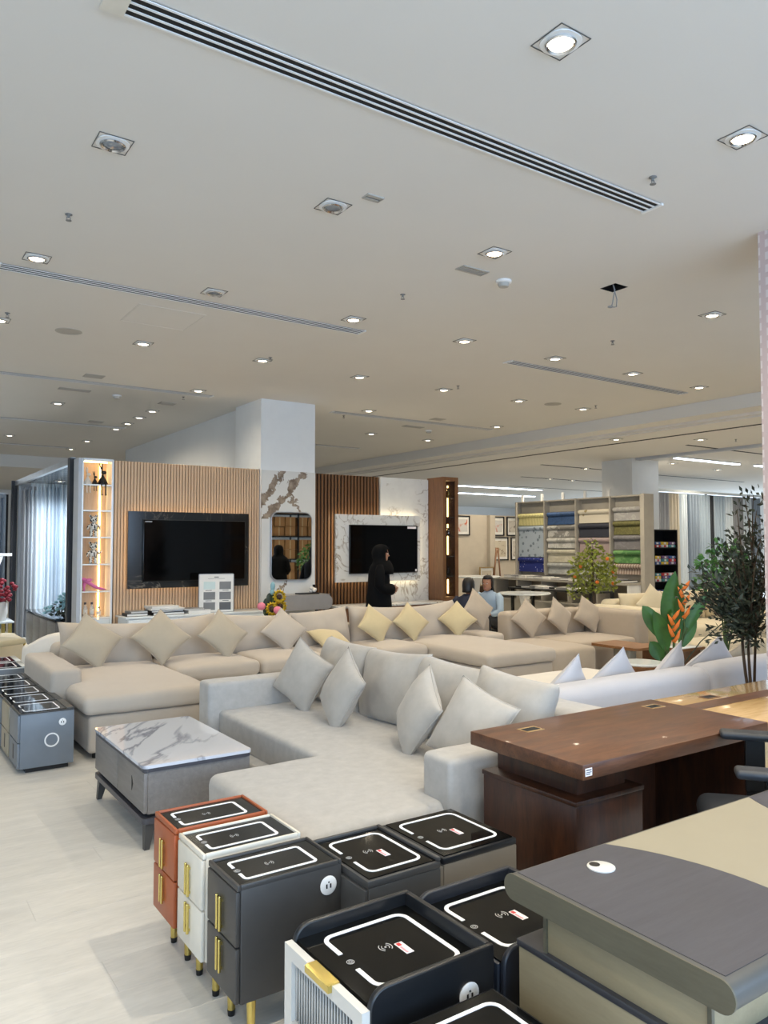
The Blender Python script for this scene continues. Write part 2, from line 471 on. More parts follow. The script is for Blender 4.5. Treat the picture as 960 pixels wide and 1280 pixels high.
    def sphere(self, c, rx, ry=None, rz=None, nu=12, nv=8):
        ry = ry or rx; rz = rz or rx
        vs = [(c[0], c[1], c[2] - rz)]
        for i in range(1, nv):
            a = -PI / 2 + PI * i / nv
            vs += [(c[0] + rx * math.cos(a) * math.cos(2 * PI * k / nu), c[1] + ry * math.cos(a) * math.sin(2 * PI * k / nu), c[2] + rz * math.sin(a)) for k in range(nu)]
        vs.append((c[0], c[1], c[2] + rz)); fs = []
        for k in range(nu):
            fs.append((0, 1 + (k + 1) % nu, 1 + k))
            for i in range(nv - 2):
                a = 1 + i * nu
                fs.append((a + k, a + (k + 1) % nu, a + nu + (k + 1) % nu, a + nu + k))
            a = 1 + (nv - 2) * nu
            fs.append((a + k, a + (k + 1) % nu, len(vs) - 1))
        return self.add(vs, fs)

def rrect(x0, x1, y0, y1, r, n=5):
    out = []
    for cx, cy, a0 in ((x1 - r, y1 - r, 0), (x0 + r, y1 - r, 90), (x0 + r, y0 + r, 180), (x1 - r, y0 + r, 270)):
        for k in range(n + 1):
            a = R(a0 + 90 * k / n); out.append((cx + r * math.cos(a), cy + r * math.sin(a)))
    return out

def obj(name, mb, mats, parent=None, smooth=False, label=None, kind=None, loc=None):
    me = bpy.data.meshes.new(name)
    me.from_pydata(mb.v, [], mb.f)
    if not isinstance(mats, (list, tuple)): mats = [mats]
    for m in mats: me.materials.append(MATS[m] if isinstance(m, str) else m)
    if len(mats) > 1: me.polygons.foreach_set('material_index', mb.mi)
    b = bmesh.new(); b.from_mesh(me); bmesh.ops.recalc_face_normals(b, faces=b.faces[:]); b.to_mesh(me); b.free()
    me.update()
    if smooth:
        me.polygons.foreach_set('use_smooth', [True] * len(me.polygons))
        if smooth is not True: me.set_sharp_from_angle(angle=R(smooth))
    o = bpy.data.objects.new(name, me); C.objects.link(o)
    if parent: o.parent = parent
    if label: o['label'] = label
    if kind: o['kind'] = kind
    if loc: o.location = loc
    return o
def inst(src, name, parent, loc, rot=(0, 0, 0), scale=(1, 1, 1)):
    o = bpy.data.objects.new(name, src.data); C.objects.link(o)
    o.parent = parent; o.location = loc; o.rotation_euler = rot; o.scale = scale
    return o
def tag(o, label, cat, group=None, kind=None):
    o['label'] = label; o['category'] = cat
    if group: o['group'] = group
    if kind: o['kind'] = kind
    return o
def thing(name, label, cat, loc=(0, 0, 0), rz=0.0, group=None):
    o = bpy.data.objects.new(name, None); C.objects.link(o)
    o.location = loc; o.rotation_euler = (0, 0, rz); o.empty_display_size = 0.1
    return tag(o, label, cat, group)
def struct(name, mb, mats, smooth=False, label=None):
    o = obj(name, mb, mats, None, smooth); o['kind'] = 'structure'
    if label: o['label'] = label
    return o
def dup(src, loc, rz=None, label=None, group=None):
    def cp(o, parent):
        c = o.copy(); C.objects.link(c)
        if parent: c.parent = parent
        for ch in list(o.children): cp(ch, c)
        return c
    r = cp(src, None); r.location = loc
    if rz is not None: r.rotation_euler = (0, 0, rz)
    if label: r['label'] = label
    if group: r['group'] = group
    return r

def softbox(x0, x1, y0, y1, z0, z1, r=0.05, bulge=0.0, wr=0.0, seed=0.0, step=0.09, side=0.0, taper=0.0):
    """upholstered block: rounded edges, crowned top, slight wrinkles"""
    mb = MB()
    cx, cy, cz = (x0 + x1) / 2, (y0 + y1) / 2, (z0 + z1) / 2
    h = [(x1 - x0) / 2, (y1 - y0) / 2, (z1 - z0) / 2]
    r = min(r, min(h) * 0.98)
    ax = []
    for a in h:
        n = max(1, min(16, int(2 * (a - r) / step) + 1))
        s = [-a, -a + r * 0.3, -a + r * 0.65] + [-a + r + 2 * (a - r) * k / n for k in range(n + 1)] + [a - r * 0.65, a - r * 0.3, a]
        ax.append(s)
    idx = {}
    vs = []
    def vert(i, j, k):
        key = (i, j, k)
        if key in idx: return idx[key]
        p = Vector((ax[0][i], ax[1][j], ax[2][k]))
        q = Vector([max(-(h[m] - r), min(h[m] - r, p[m])) for m in range(3)])
        d = p - q
        if d.length > 1e-9: p = q + d.normalized() * r
        u, v, w = p.x / h[0], p.y / h[1], p.z / h[2]
        fx, fy, fz = 1 - u * u, 1 - v * v, 1 - w * w
        if bulge: p.z += bulge * fx * fy * (1 if w > 0 else 0.0) * max(0, w)
        if side:
            p.x += side * fy * fz * u; p.y += side * fx * fz * v
        if wr:
            s = Vector((p.x * 7 + seed, p.y * 7 - seed, p.z * 7 + 2 * seed))
            p += Vector((noise.noise(s), noise.noise(s + Vector((9, 0, 0))), noise.noise(s + Vector((0, 9, 0))))) * wr
        idx[key] = len(vs); vs.append((p.x + cx, p.y + cy, p.z + cz))
        return idx[key]
    fs = []
    N = [len(a) - 1 for a in ax]
    for i in range(N[0]):
        for j in range(N[1]):
            fs.append((vert(i, j, 0), vert(i, j + 1, 0), vert(i + 1, j + 1, 0), vert(i + 1, j, 0)))
            fs.append((vert(i, j, N[2]), vert(i + 1, j, N[2]), vert(i + 1, j + 1, N[2]), vert(i, j + 1, N[2])))
    for i in range(N[0]):
        for k in range(N[2]):
            fs.append((vert(i, 0, k), vert(i + 1, 0, k), vert(i + 1, 0, k + 1), vert(i, 0, k + 1)))
            fs.append((vert(i, N[1], k), vert(i, N[1], k + 1), vert(i + 1, N[1], k + 1), vert(i + 1, N[1], k)))
    for j in range(N[1]):
        for k in range(N[2]):
            fs.append((vert(0, j, k), vert(0, j, k + 1), vert(0, j + 1, k + 1), vert(0, j + 1, k)))
            fs.append((vert(N[0], j, k), vert(N[0], j + 1, k), vert(N[0], j + 1, k + 1), vert(N[0], j, k + 1)))
    return mb.add(vs, fs)

def pillow_mb(w, h, t, seed=0.0, n=18, pinch=0.09, wr=0.012, power=0.5):
    """knife-edge cushion standing in the XZ plane, faces +-Y, centred at origin"""
    mb = MB(); vs = []; fs = []; ids = {}
    for s in (1, -1):
        for i in range(n + 1):
            for j in range(n + 1):
                a = -1 + 2 * i / n; b = -1 + 2 * j / n
                u = math.sin(a * PI / 2) * 0.5 + a * 0.5; v = math.sin(b * PI / 2) * 0.5 + b * 0.5
                edge = (i in (0, n)) or (j in (0, n))
                if edge and s == -1: continue
                x = w / 2 * u * (1 - pinch * (1 - v * v) * u * u); z = h / 2 * v * (1 - pinch * (1 - u * u) * v * v)
                y = t / 2 * (max(0, (1 - u ** 2)) * max(0, (1 - v ** 2))) ** power
                q = Vector((x * 6 + seed, s * 3.1 + seed, z * 6 - seed))
                k = noise.noise(q) * wr * (1 if not edge else 0.3)
                ids[(s, i, j)] = len(vs); vs.append((x + noise.noise(q + Vector((5, 5, 5))) * wr * 0.5, s * (y + k * min(1, y / (t * 0.15 + 1e-6))), z))
    def g(s, i, j):
        return ids.get((s, i, j), ids.get((1, i, j)))
    for s in (1, -1):
        for i in range(n):
            for j in range(n):
                fs.append((g(s, i, j), g(s, i + 1, j), g(s, i + 1, j + 1), g(s, i, j + 1)))
    return mb.add(vs, fs)
def pillow_piping(w, h, pinch=0.09, n=10, r=0.006):
    pts = []
    for a, b, c, d in ((-1, -1, 1, -1), (1, -1, 1, 1), (1, 1, -1, 1), (-1, 1, -1, -1)):
        for k in range(n):
            u = a + (c - a) * k / n; v = b + (d - b) * k / n
            pts.append((w / 2 * u * (1 - pinch * (1 - v * v) * u * u), 0, h / 2 * v * (1 - pinch * (1 - u * u) * v * v)))
    return MB().tube(pts, r, 5, closed=True)
# ================================================================== THE SHELL
HC = 3.7          # main ceiling
LC = 3.45         # lower ceiling beyond the bulkhead
fl = struct('floor', MB().box(-7, 28, -4.5, 28, -0.12, -0.004), 'floor_under')
# vinyl planks, laid one by one on the part of the floor the camera looks at
PW, PL = 0.24, 1.5
plank_src = None
plank_mb = MB().box(0.0004, PL - 0.0004, 0.0004, PW - 0.0004, -0.004, 0.0, 0.0003, 1)
row = 0
y = 1.2
while y < 7.7:
    x = -1.35 - (row * 0.55) % PL
    while x < 3.4:
        if plank_src is None:
            plank_src = obj('plank', plank_mb, 'floor_vinyl', fl, loc=(x, y, 0))
        else:
            inst(plank_src, 'plank', fl, (x, y, 0))
        x += PL
    y += PW; row += 1
yend = y; 
far = MB()
far.box(-7, 28, yend + 0.001, 28, -0.004, 0.0).box(3.4 + 1.5, 28, -4.5, yend, -0.004, 0.0).box(-7, -2.9, -4.5, yend, -0.004, 0).box(-2.9, 4.9, -4.5, 1.199, -0.004, 0)
obj('plank_field', far, 'floor_vinyl', fl, kind='stuff')

# main ceiling with the lamp cut-out left open at (5.02, 4.07)
hx0, hx1, hy0, hy1 = 4.94, 5.10, 3.99, 4.15
ce = MB()
ce.box(-7, hx0, -4.5, 19.5, HC, HC + 0.12).box(hx1, 10.1, -4.5, 19.5, HC, HC + 0.12)
ce.box(hx0, hx1, -4.5, hy0, HC, HC + 0.12).box(hx0, hx1, hy1, 19.5, HC, HC + 0.12)
ceiling = struct('ceiling', ce, 'ceiling_paint')
# bulkhead and lower ceiling on the right, running away from the camera
struct('trim_1', MB().box(10.1, 10.5, -4.5, 28, HC - 0.19, HC + 0.12), 'ceiling_paint', label='grey bulkhead face stepping down from the main ceiling')
struct('trim_2', MB().box(10.5, 10.62, -4.5, 28, HC - 0.225, HC + 0.12), 'ceiling_paint', label='narrow ledge along the bulkhead')
struct('ceiling_lower_right', MB().box(10.62, 28, -4.5, 28, LC, LC + 0.35), 'ceiling_paint')
# far left: cross bulkhead, lower ceiling and its light bar
struct('trim_3', MB().box(-7, 10.1, 19.5, 19.8, 3.42, HC + 0.12), 'ceiling_paint', label='cross bulkhead at the far end of the main ceiling')
struct('ceiling_far', MB().box(-7, 10.1, 19.8, 28, 3.45, 3.8), 'ceiling_paint')
# walls
struct('wall_far', MB().box(-7, 28, 28, 28.2, 0, 3.9), 'wall_paint')
struct('wall_left', MB().box(-7.2, -7, -4.5, 28, 0, 3.9), 'wall_paint')
struct('wall_right', MB().box(28, 28.2, -4.5, 28, 0, 3.9), 'wall_paint')
struct('wall_back', MB().box(-7, 28, -4.7, -4.5, 0, 3.9), 'wall_paint')
struct('wall_middle', MB().box(4.75, 5.35, 10.9, 17.2, 0, HC), 'wall_paint', label='white wall running away behind the white column')
# white column with marble veneer on its lower half
struct('column_centre', MB().box(4.655, 5.53, 10.0, 10.9, 0, HC), 'column_paint', label='white square column rising from the marble panel to the ceiling')
struct('column_right', MB().box(13.45, 14.35, 10.5, 11.3, 0, LC).box(13.42, 13.50, 10.47, 10.56, 0, LC), 'column_paint', label='white square column behind the wallpaper rack')
# patterned pillar at the right edge
pil = struct('column_patterned', MB().box(4.93, 5.53, 2.30, 2.80, 0, HC), 'pillar_paper', label='pillar clad in pale pink patterned wallpaper')
# beige picture wall, far right
struct('wall_pictures', MB().box(11.2, 16.5, 14.5, 14.62, 0, 2.36), 'beige_wall_paint', label='beige partition wall hung with framed pictures')
struct('trim_4', MB().box(12.93, 13.1, 14.38, 14.5, 0, 2.36), 'beige_wall_paint', label='beige pilaster on the picture wall')

# ---------------------------------------------------------------- TV wall partition
tvw = struct('wall_television', MB().box(2.63, 4.655, 10.06, 10.4, 0, 2.68).box(5.53, 7.64, 10.06, 10.4, 0, 2.675), 'wall_paint', label='free-standing partition carrying the television panels')
# left pale slats
pan = thing('slat_panel', 'pale oak fluted wall panel behind the black-framed television', 'wall panel', (2.64, 10.06, 0))
obj('backing', MB().box(0, 2.01, -0.02, 0, 0.0, 2.685), 'slat_gap', pan)
ns = 50; pw = 2.01 / ns
s0 = None
for i in range(ns):
    if s0 is None: s0 = obj('slat', MB().box(0.002, pw - 0.008, -0.042, -0.02, 0.0, 2.685, 0.003, 1), 'oak_slat', pan)
    else: inst(s0, 'slat', pan, (i * pw, 0, 0))
# right dark slats
pan = thing('slat_panel', 'dark walnut fluted wall panel left of the white marble wall', 'wall panel', (5.53, 10.06, 0))
obj('backing', MB().box(0, 1.17, -0.02, 0, 0.0, 2.675), 'slat_gap_dark', pan)
ns = 20; pw = 1.17 / ns
s0 = None
for i in range(ns):
    if s0 is None: s0 = obj('slat', MB().box(0.004, pw - 0.022, -0.05, -0.02, 0.0, 2.675, 0.003, 1), 'walnut_slat', pan)
    else: inst(s0, 'slat', pan, (i * pw, 0, 0))
# marble slabs
mo = obj('marble_slab', MB().box(4.66, 5.525, 9.975, 9.999, 0, 2.675), 'bold_marble')
tag(mo, 'boldly brown-veined white marble slab on the column behind the mirror', 'wall panel')
mo = obj('marble_slab', MB().box(6.705, 7.645, 10.0, 10.06, 0, 2.675), 'white_marble')
tag(mo, 'white marble wall slab with fine grey veins beside the wooden cabinet', 'wall panel')

# ================================================================== CEILING FITTINGS
ceil_sq = None
def downlight(x, y, z, lit, label, group='square recessed downlights', power=1.0, col=None):
    global ceil_sq
    if ceil_sq is None:
        t = thing('downlight', label, 'ceiling light', (x, y, z - .001), 0, group)
        fr = MB()
        fr.ribbon([(-.086, -.086), (.086, -.086), (.086, .086), (-.086, .086)], 0.0045, -0.003, 0.0, True)
        obj('shadow_gap', fr, 'frame_grey', t)
        pl = MB().ribbon(rrect(-.068, .068, -.068, .068, 0.055, 4), 0.028, -0.006, 0.0, True)
        obj('trim_plate', pl, 'white_plastic', t)
        obj('gimbal_ring', MB().lathe([(0.058, -0.002), (0.066, -0.012), (0.060, -0.018), (0.052, -0.010)], 20, ring=True), 'chrome', t, 40)
        obj('lens', MB().lathe([(0.053, -0.004), (0.050, -0.010), (0.03, -0.013), (0.0, -0.014)], 20), 'lamp_lens' if lit else 'lens_off', t, True)
        ceil_sq = {}
    else:
        src = ceil_sq.get(lit)
        if src is None:
            o = next(iter(ceil_sq.values()))
            t = dup(o, (x, y, z - .001), 0, label)
            for ch in t.children:
                if ch.name.startswith('lens'):
                    ch.data = ch.data.copy(); ch.data.materials[0] = MATS['lamp_lens' if lit else 'lens_off']
        else:
            t = dup(src, (x, y, z - .001), 0, label)
    ceil_sq.setdefault(lit, t)
    if lit:
        spot_lamp(x, y, z, power, col=col)
def spot_lamp(x, y, z, power=1.0, ang=158, col=None):
    l = bpy.data.lights.new('downlight_or_fill_beam', 'SPOT')
    l.energy = LAMP_W * power; l.color = col or LAMP_COL; l.spot_size = R(ang); l.spot_blend = 1.0; l.shadow_soft_size = 0.045
    o = bpy.data.objects.new('downlight_or_fill_beam', l); C.objects.link(o); o.location = (x, y, z - 0.03)
RW = {2.17: 'nearest', 4.05: 'second nearest', 6.0: 'third nearest', 7.98: 'fourth nearest', 10.0: 'fifth nearest', 12.05: 'sixth nearest'}
DL = [
 (2.36, 2.17, 1, 'large glowing square downlight nearest the camera, above the long slot diffuser'),
 (3.70, 2.17, 1, 'tilted square downlight at the right edge, above the patterned pillar'),
 (1.03, 4.05, 0, 'unlit square downlight at upper left, below the end of the near slot diffuser'),
 (2.36, 4.05, 0, 'unlit square downlight beside a small grey ceiling vent in mid ceiling'),
 (3.70, 4.05, 1, 'lit downlight just above the slim rectangular vent and the smoke detector'),
 (6.35, 4.05, 1, 'lit downlight on the right, past the open cut-out with hanging wires'),
 (1.00, 6.00, 1, 'lit downlight at far left just above the second slot diffuser'),
 (2.36, 6.00, 0, 'unlit downlight right above the middle of the second slot diffuser'),
 (3.72, 6.00, 1, 'lit downlight at the right end of the second slot diffuser'),
 (5.06, 6.00, 1, 'lit downlight in mid ceiling, first one right of the second slot diffuser'),
 (6.38, 6.00, 1, 'lit downlight above the left part of the right-hand slot diffuser'),
 (7.73, 6.00, 1, 'lit downlight above the right part of the right-hand slot diffuser'),
 (9.13, 6.03, 1, 'lit downlight just off the right end of the right-hand slot diffuser, by the bulkhead'),
 (1.00, 7.86, 1, 'lit downlight cut by the left edge of the picture, beside a sprinkler'),
 (2.36, 7.95, 1, 'bluish white lit downlight right of the round flat ceiling speaker on the left'),
 (3.70, 7.92, 1, 'bluish white lit downlight with a sprinkler at its right, above the column'),
 (5.07, 8.03, 1, 'dim tilted downlight, first of its row right of the column top'),
 (6.43, 8.06, 1, 'tilted lit downlight with a sprinkler close by, right of the column'),
 (7.82, 8.06, 1, 'tilted lit downlight just left of the right-hand round ceiling speaker'),
 (9.11, 8.00, 1, 'lit downlight close to the bulkhead, last of the row beyond the round ceiling speaker'),
 (9.21, 10.05, 1, 'cool white downlight at the right end of the far slot diffuser, close to the bulkhead'),
 (6.47, 9.98, 1, 'lit downlight at the left end of the far slot diffuser behind the column'),
 (3.71, 9.97, 1, 'lit downlight at the right end of the third left slot diffuser'),
 (7.85, 12.02, 1, 'bright downlight below the far slot diffuser, above the dark slat panel'),
 (9.26, 12.12, 1, 'bright downlight under the far smoke detector, near the bulkhead'),
 (2.33, 12.03, 1, 'lit downlight in the far left ceiling below the third slot diffuser'),
 (3.69, 11.90, 1, 'first and largest downlight in the row running away along the white wall at left'),
 (3.70, 12.62, 1, 'second downlight in the row running away along the white wall at left'),
 (3.72, 13.36, 1, 'third downlight in the row running away along the white wall at left'),
 (3.72, 14.10, 1, 'fourth downlight in the row along the white wall at left'),
 (2.26, 16.06, 1, 'far left lit downlight near the picture edge, above the curtain booths'),
 (3.67, 16.05, 1, 'small lit downlight past the fourth of the row, left of the white wall'),
 (3.69, 17.58, 1, 'smallest lit downlight of the far left ceiling, before the cross bulkhead'),
]
for x, y_, lit, lab in DL:
    far_ = 0.8 if y_ > 11 else 1.0
    if y_ == 2.17: far_ = 2.6 if x < 3 else 1.6
    downlight(x, y_, HC, lit, lab, power=far_)
# assumed unseen lamps of the same grid, behind and beside the camera: only their light reaches the picture
for x in (-3.0, -1.65, -0.3, 1.03, 2.36, 3.7):
    spot_lamp(x, 0.3, HC, 1.7)
for x, y_ in ((-0.3, 2.17), (6.38, 2.17), (7.73, 4.05), (9.1, 4.05), (-0.3, 8.0), (-0.3, 10.0), (0.9, 12.0), (0.9, 14.5)):
    spot_lamp(x, y_, HC)

LD = [(10.05, 8.75, 'small lit downlight, left of two on the long black slot'),
      (11.3, 7.95, 'small lit downlight, right of two on the long black slot')]
for x, y_, lab in LD:
    downlight(x + .75, y_, LC, 1, lab, power=0.9)
for x, y_, lab in ((14.3, 12.5, 'lit downlight on the lower ceiling left of the right-hand white column'),
                   (15.7, 15.0, 'far lit downlight on the second short black slot left of the white column'),
                   (16.6, 15.0, 'farther lit downlight on the second short black slot nearest the white column'),
                   (15.0, 10.6, 'lit downlight right of the white column, under the bright tube light'),
                   (17.2, 10.9, 'lit downlight over the right-hand curtain bank')):
    downlight(x, y_, LC, 1, lab, power=0.9)
for x, y_ in ((11.3, 10.2), (11.3, 11.8), (11.3, 9.0), (14.8, 11.0), (17.5, 11.2), (12.6, 13.6), (12, 5.5), (14, 5.5), (12.5, 12.2), (17, 8.5), (19, 10.5), (13, 17), (17, 19), (21, 14), (21, 19), (23, 11), (12, 22), (17, 24), (22, 24), (5, 23), (0, 23)):
    spot_lamp(x, y_, LC, 1.9)  # extra spots without fittings, added to brighten rack, curtains and far wall

# linear slot diffusers
def diffuser(x, y_, L, label, z=HC, cap=False, n=3):
    t = thing('slot_diffuser', label, 'air diffuser', (x, y_, z - .0015), 0, 'linear slot diffusers')
    w = 0.042 * n
    obj('backing', MB().box(0, L, -w / 2, w / 2, -0.004, 0), 'slot_black', t)
    b = MB()
    rails = obj('blade', MB().box(0, L, -0.0055, 0.0055, -0.008, -0.004), 'white_plastic', t, loc=(0, -w / 2, 0))
    for k in range(1, n + 1): inst(rails, 'blade', t, (0, -w / 2 + 0.042 * k, 0))
    obj('end_cap', MB().box(-0.02 if not cap else -0.09, 0.0, -w / 2 - 0.012, w / 2 + 0.012, -0.013, 0), 'cream_leather' if cap else 'white_plastic', t)
    obj('end_cap', MB().box(L, L + 0.02, -w / 2 - 0.012, w / 2 + 0.012, -0.013, 0), 'white_plastic', t)
diffuser(0.80, 2.95, 3.2, 'nearest and longest slot air diffuser, with a cream cap at its left end', cap=True)
diffuser(0.80, 6.32, 3.2, 'second slot air diffuser at left, entering at the left edge and ending above the column')
diffuser(0.80, 10.26, 3.2, 'third slot air diffuser at left, ending at a downlight before the column')
diffuser(0.80, 13.9, 3.0, 'fourth slot air diffuser at far left, ending at the downlight row')
diffuser(0.40, 17.4, 3.2, 'farthest slot air diffuser on the left ceiling, just before the cross bulkhead')
diffuser(6.05, 6.40, 3.25, 'right-hand slot air diffuser ending just short of the bulkhead')
diffuser(6.05, 10.38, 3.3, 'far slot air diffuser right of the column, ending near the bulkhead')
diffuser(6.6, 14.0, 2.2, 'faint farthest slot air diffuser right of the column')

# black slots and tubes of the lower ceiling
def slot(x0, x1, y0, y1, label):
    m = MB().box(x0, x1, y0, y1, LC - 0.006, LC)
    tag(obj('ceiling_slot', m, 'slot_black'), label, 'ceiling slot')
slot(11.25, 11.32, 6.0, 18.5, 'longest black slot on the lower ceiling, running beside the bulkhead')
slot(12.8, 15.2, 12.45, 12.52, 'nearer short black slot left of the right-hand white column')
slot(14.6, 18.3, 14.95, 15.02, 'second black slot left of the right-hand white column')
slot(16.6, 21.0, 17.5, 17.57, 'third and farthest black slot above the picture wall')
slot(12.5, 15.6, 8.5, 8.56, 'black slot at right, in front of the grey ceiling beam')
slot(16.8, 21.2, 12.6, 12.66, 'black slot over the right-hand curtain bank')
tag(obj('ceiling_beam', MB().box(13.45, 13.6, 4.0, 10.4, LC - 0.05, LC), 'grey_wall_paint'), 'thin grey beam under the lower ceiling running to the white column', 'ceiling beam')
def tube(x0, x1, y0, y1, z, label):
    t = thing('tube_light', label, 'ceiling light', ((x0 + x1) / 2, (y0 + y1) / 2, z - .0015))
    a, b = (x1 - x0) / 2, (y1 - y0) / 2
    obj('housing', MB().box(-a, a, -b, b, -0.03, 0), 'white_plastic', t)
    obj('diffuser', MB().box(-a + .01, a - .01, -b + .01, b - .01, -0.045, -0.03), 'tube_light', t)
tube(13.9, 16.2, 9.7, 9.82, LC, 'bright white tube light right of the white column')
tube(16.75, 18.4, 9.62, 9.74, LC, 'bright white tube light at the right edge over the curtain bank')
tube(14.95, 18.4, 17.9, 18.08, LC, 'long bright tube light above the picture wall, nearer of two')
tube(17.0, 20.6, 20.4, 20.6, LC, 'long bright tube light above the picture wall, farther of two')
tube(-2.0, 2.75, 21.5, 21.75, 3.45, 'bright tube light beyond the cross bulkhead at far left')

def sprinkler(x, y_, label, z=HC):
    t = thing('sprinkler', label, 'sprinkler', (x, y_, z), 0, 'fire sprinklers'); t.scale = (.75, .75, .72)
    obj('escutcheon', MB().lathe([(0.03, 0.0), (0.03, -0.004), (0.012, -0.009), (0.010, -0.009)], 14), 'fixture_grey', t, True)
    obj('frame_arm', MB().cyl(0, 0, -0.03, -0.008, 0.009, 0.012, 8).box(-.016, -.011, -.003, .003, -.055, -.025).box(.011, .016, -.003, .003, -.055, -.025), 'fixture_grey', t)
    obj('deflector', MB().lathe([(0.001, -0.052), (0.024, -0.054), (0.024, -0.058), (0.001, -0.060)], 12), 'fixture_grey', t)
for x, y_, lab in ((1.03, 5.09, 'sprinkler at left, below the first unlit downlight'),
                   (3.68, 2.70, 'sprinkler at upper right, above the end of the near slot diffuser'),
                   (3.69, 5.17, 'sprinkler in mid ceiling, left of the smoke detector'),
                   (6.32, 5.15, 'sprinkler on the right, under the cut-out with wires'),
                   (3.72, 7.76, 'sprinkler touching a bluish downlight above the column'),
                   (6.43, 7.76, 'sprinkler beside a tilted downlight right of the column'),
                   (9.06, 7.71, 'sprinkler beside the last downlight before the bulkhead'),
                   (3.70, 10.52, 'sprinkler hanging in front of the white wall, at the third slot diffuser end'),
                   (1.03, 7.59, 'sprinkler cut by the left edge of the picture'),
                   (6.39, 10.6, 'sprinkler at the left end of the far slot diffuser'),
                   (6.9, 13.0, 'far sprinkler above the dark slat panel')):
    sprinkler(x, y_, lab)
sprinkler(12.55, 7.6, 'sprinkler on the lower ceiling above the right-hand column', LC)
def detector(x, y_, label, z=HC):
    t = thing('smoke_detector', label, 'smoke detector', (x, y_, z))
    obj('base', MB().lathe([(0.062, 0), (0.062, -0.016), (0.055, -0.02), (0, -0.02)], 20), 'white_plastic', t, 40)
    obj('chamber', MB().lathe([(0.045, -0.02), (0.047, -0.028), (0.038, -0.05), (0.0, -0.054)], 20), 'vent_grey', t, 40)
detector(4.16, 4.45, 'round smoke detector right of the slim rectangular vent')
detector(2.89, 10.93, 'smoke detector in the far left ceiling between two slot diffusers')
detector(8.5, 11.1, 'smoke detector above the far bright downlights near the bulkhead')
def vent(x, y_, w, d, label, rz=0.0, z=HC):
    t = thing('ceiling_vent', label, 'vent', (x, y_, z), rz)
    obj('frame', MB().ribbon([(-w / 2, -d / 2), (w / 2, -d / 2), (w / 2, d / 2), (-w / 2, d / 2)], 0.014, -0.008, 0, True), 'vent_grey', t)
    obj('backing', MB().box(-w / 2, w / 2, -d / 2, d / 2, -0.002, 0), 'fixture_grey', t)
    n = max(2, int(d / 0.022)); s = None
    for k in range(n):
        yy = -d / 2 + d * (k + .5) / n
        if s is None: s = obj('louvre', MB().box(-w / 2 + .008, w / 2 - .008, -0.006, 0.006, -0.008, -0.003), 'vent_grey', t, loc=(0, yy, 0))
        else: inst(s, 'louvre', t, (0, yy, 0))
vent(3.80, 4.41, 0.25, 0.09, 'slim rectangular vent left of the smoke detector')
vent(2.5, 3.81, 0.11, 0.06, 'small rectangular vent beside an unlit downlight')
vent(2.32, 9.84, 0.22, 0.18, 'square vent above the third slot diffuser at left')
vent(2.31, 10.85, 0.4, 0.12, 'long vent below the third slot diffuser at left')
vent(3.67, 11.13, 0.22, 0.18, 'square vent at the head of the downlight row along the white wall')
vent(3.22, 13.47, 0.22, 0.18, 'small square vent left of the downlight row at far left')
vent(8.0, 10.9, 0.4, 0.12, 'vent below the far slot diffuser right of the column')
vent(7.86, 10.02, 0.22, 0.16, 'square vent above the far slot diffuser right of the column')
for x, y_, lab in ((1.62, 7.91, 'round flat ceiling speaker on the left'), (8.43, 7.98, 'round flat ceiling speaker near the bulkhead on the right')):
    t = thing('ceiling_speaker', lab, 'speaker', (x, y_, HC))
    obj('rim', MB().lathe([(0.125, 0), (0.125, -0.004), (0.112, -0.007), (0.11, -0.003)], 28, ring=True), 'vent_grey', t, 40)
    obj('grille', MB().lathe([(0.111, -0.001), (0.111, -0.004), (0.0, -0.0055)], 28), 'vent_grey', t, 40)
acc = thing('access_panel', 'faint square access hatch under the second slot diffuser', 'hatch', (2.24, 6.95, HC))
obj('panel', MB().box(-.29, .29, -.29, .29, -0.0015, 0), 'ceiling_paint', acc)
obj('frame', MB().ribbon([(-.3, -.3), (.3, -.3), (.3, .3), (-.3, .3)], 0.012, -0.003, 0, True), 'ceiling_paint', acc)
# open cut-out with hanging wires
t = thing('lamp_cutout', 'square ceiling cut-out without a lamp, two wires hanging from it', 'ceiling hole', (5.02, 4.07, HC))
obj('recess', MB().box(-.08, -.076, -.08, .08, 0, .15).box(.076, .08, -.08, .08, 0, .15).box(-.076, .076, -.08, -.076, 0, .15).box(-.076, .076, .076, .08, 0, .15).box(-.08, .08, -.08, .08, .146, .15), 'slot_black', t)
obj('wire', MB().tube([(-.03, .02, .13), (-.02, 0, .05), (.0, -.01, -.02), (-.005, 0, -.07), (-.02, 0, -.13), (-.03, 0, -.155)], 0.0045, 6), 'grey_plastic', t, True)
obj('wire', MB().tube([(.02, .03, .13), (.015, .02, .03), (.03, .01, -.04), (.035, 0, -.09), (.03, 0, -.15), (0.0, 0, -.16), (-.03, 0, -.165)], 0.0045, 6), 'grey_plastic', t, True)
obj('wire_connector', MB().tube([(-.045 + .018 * math.cos(a), 0.018 * math.sin(a), -.165) for a in [2 * PI * k / 10 for k in range(10)]], 0.006, 6, True), 'grey_plastic', t, True)
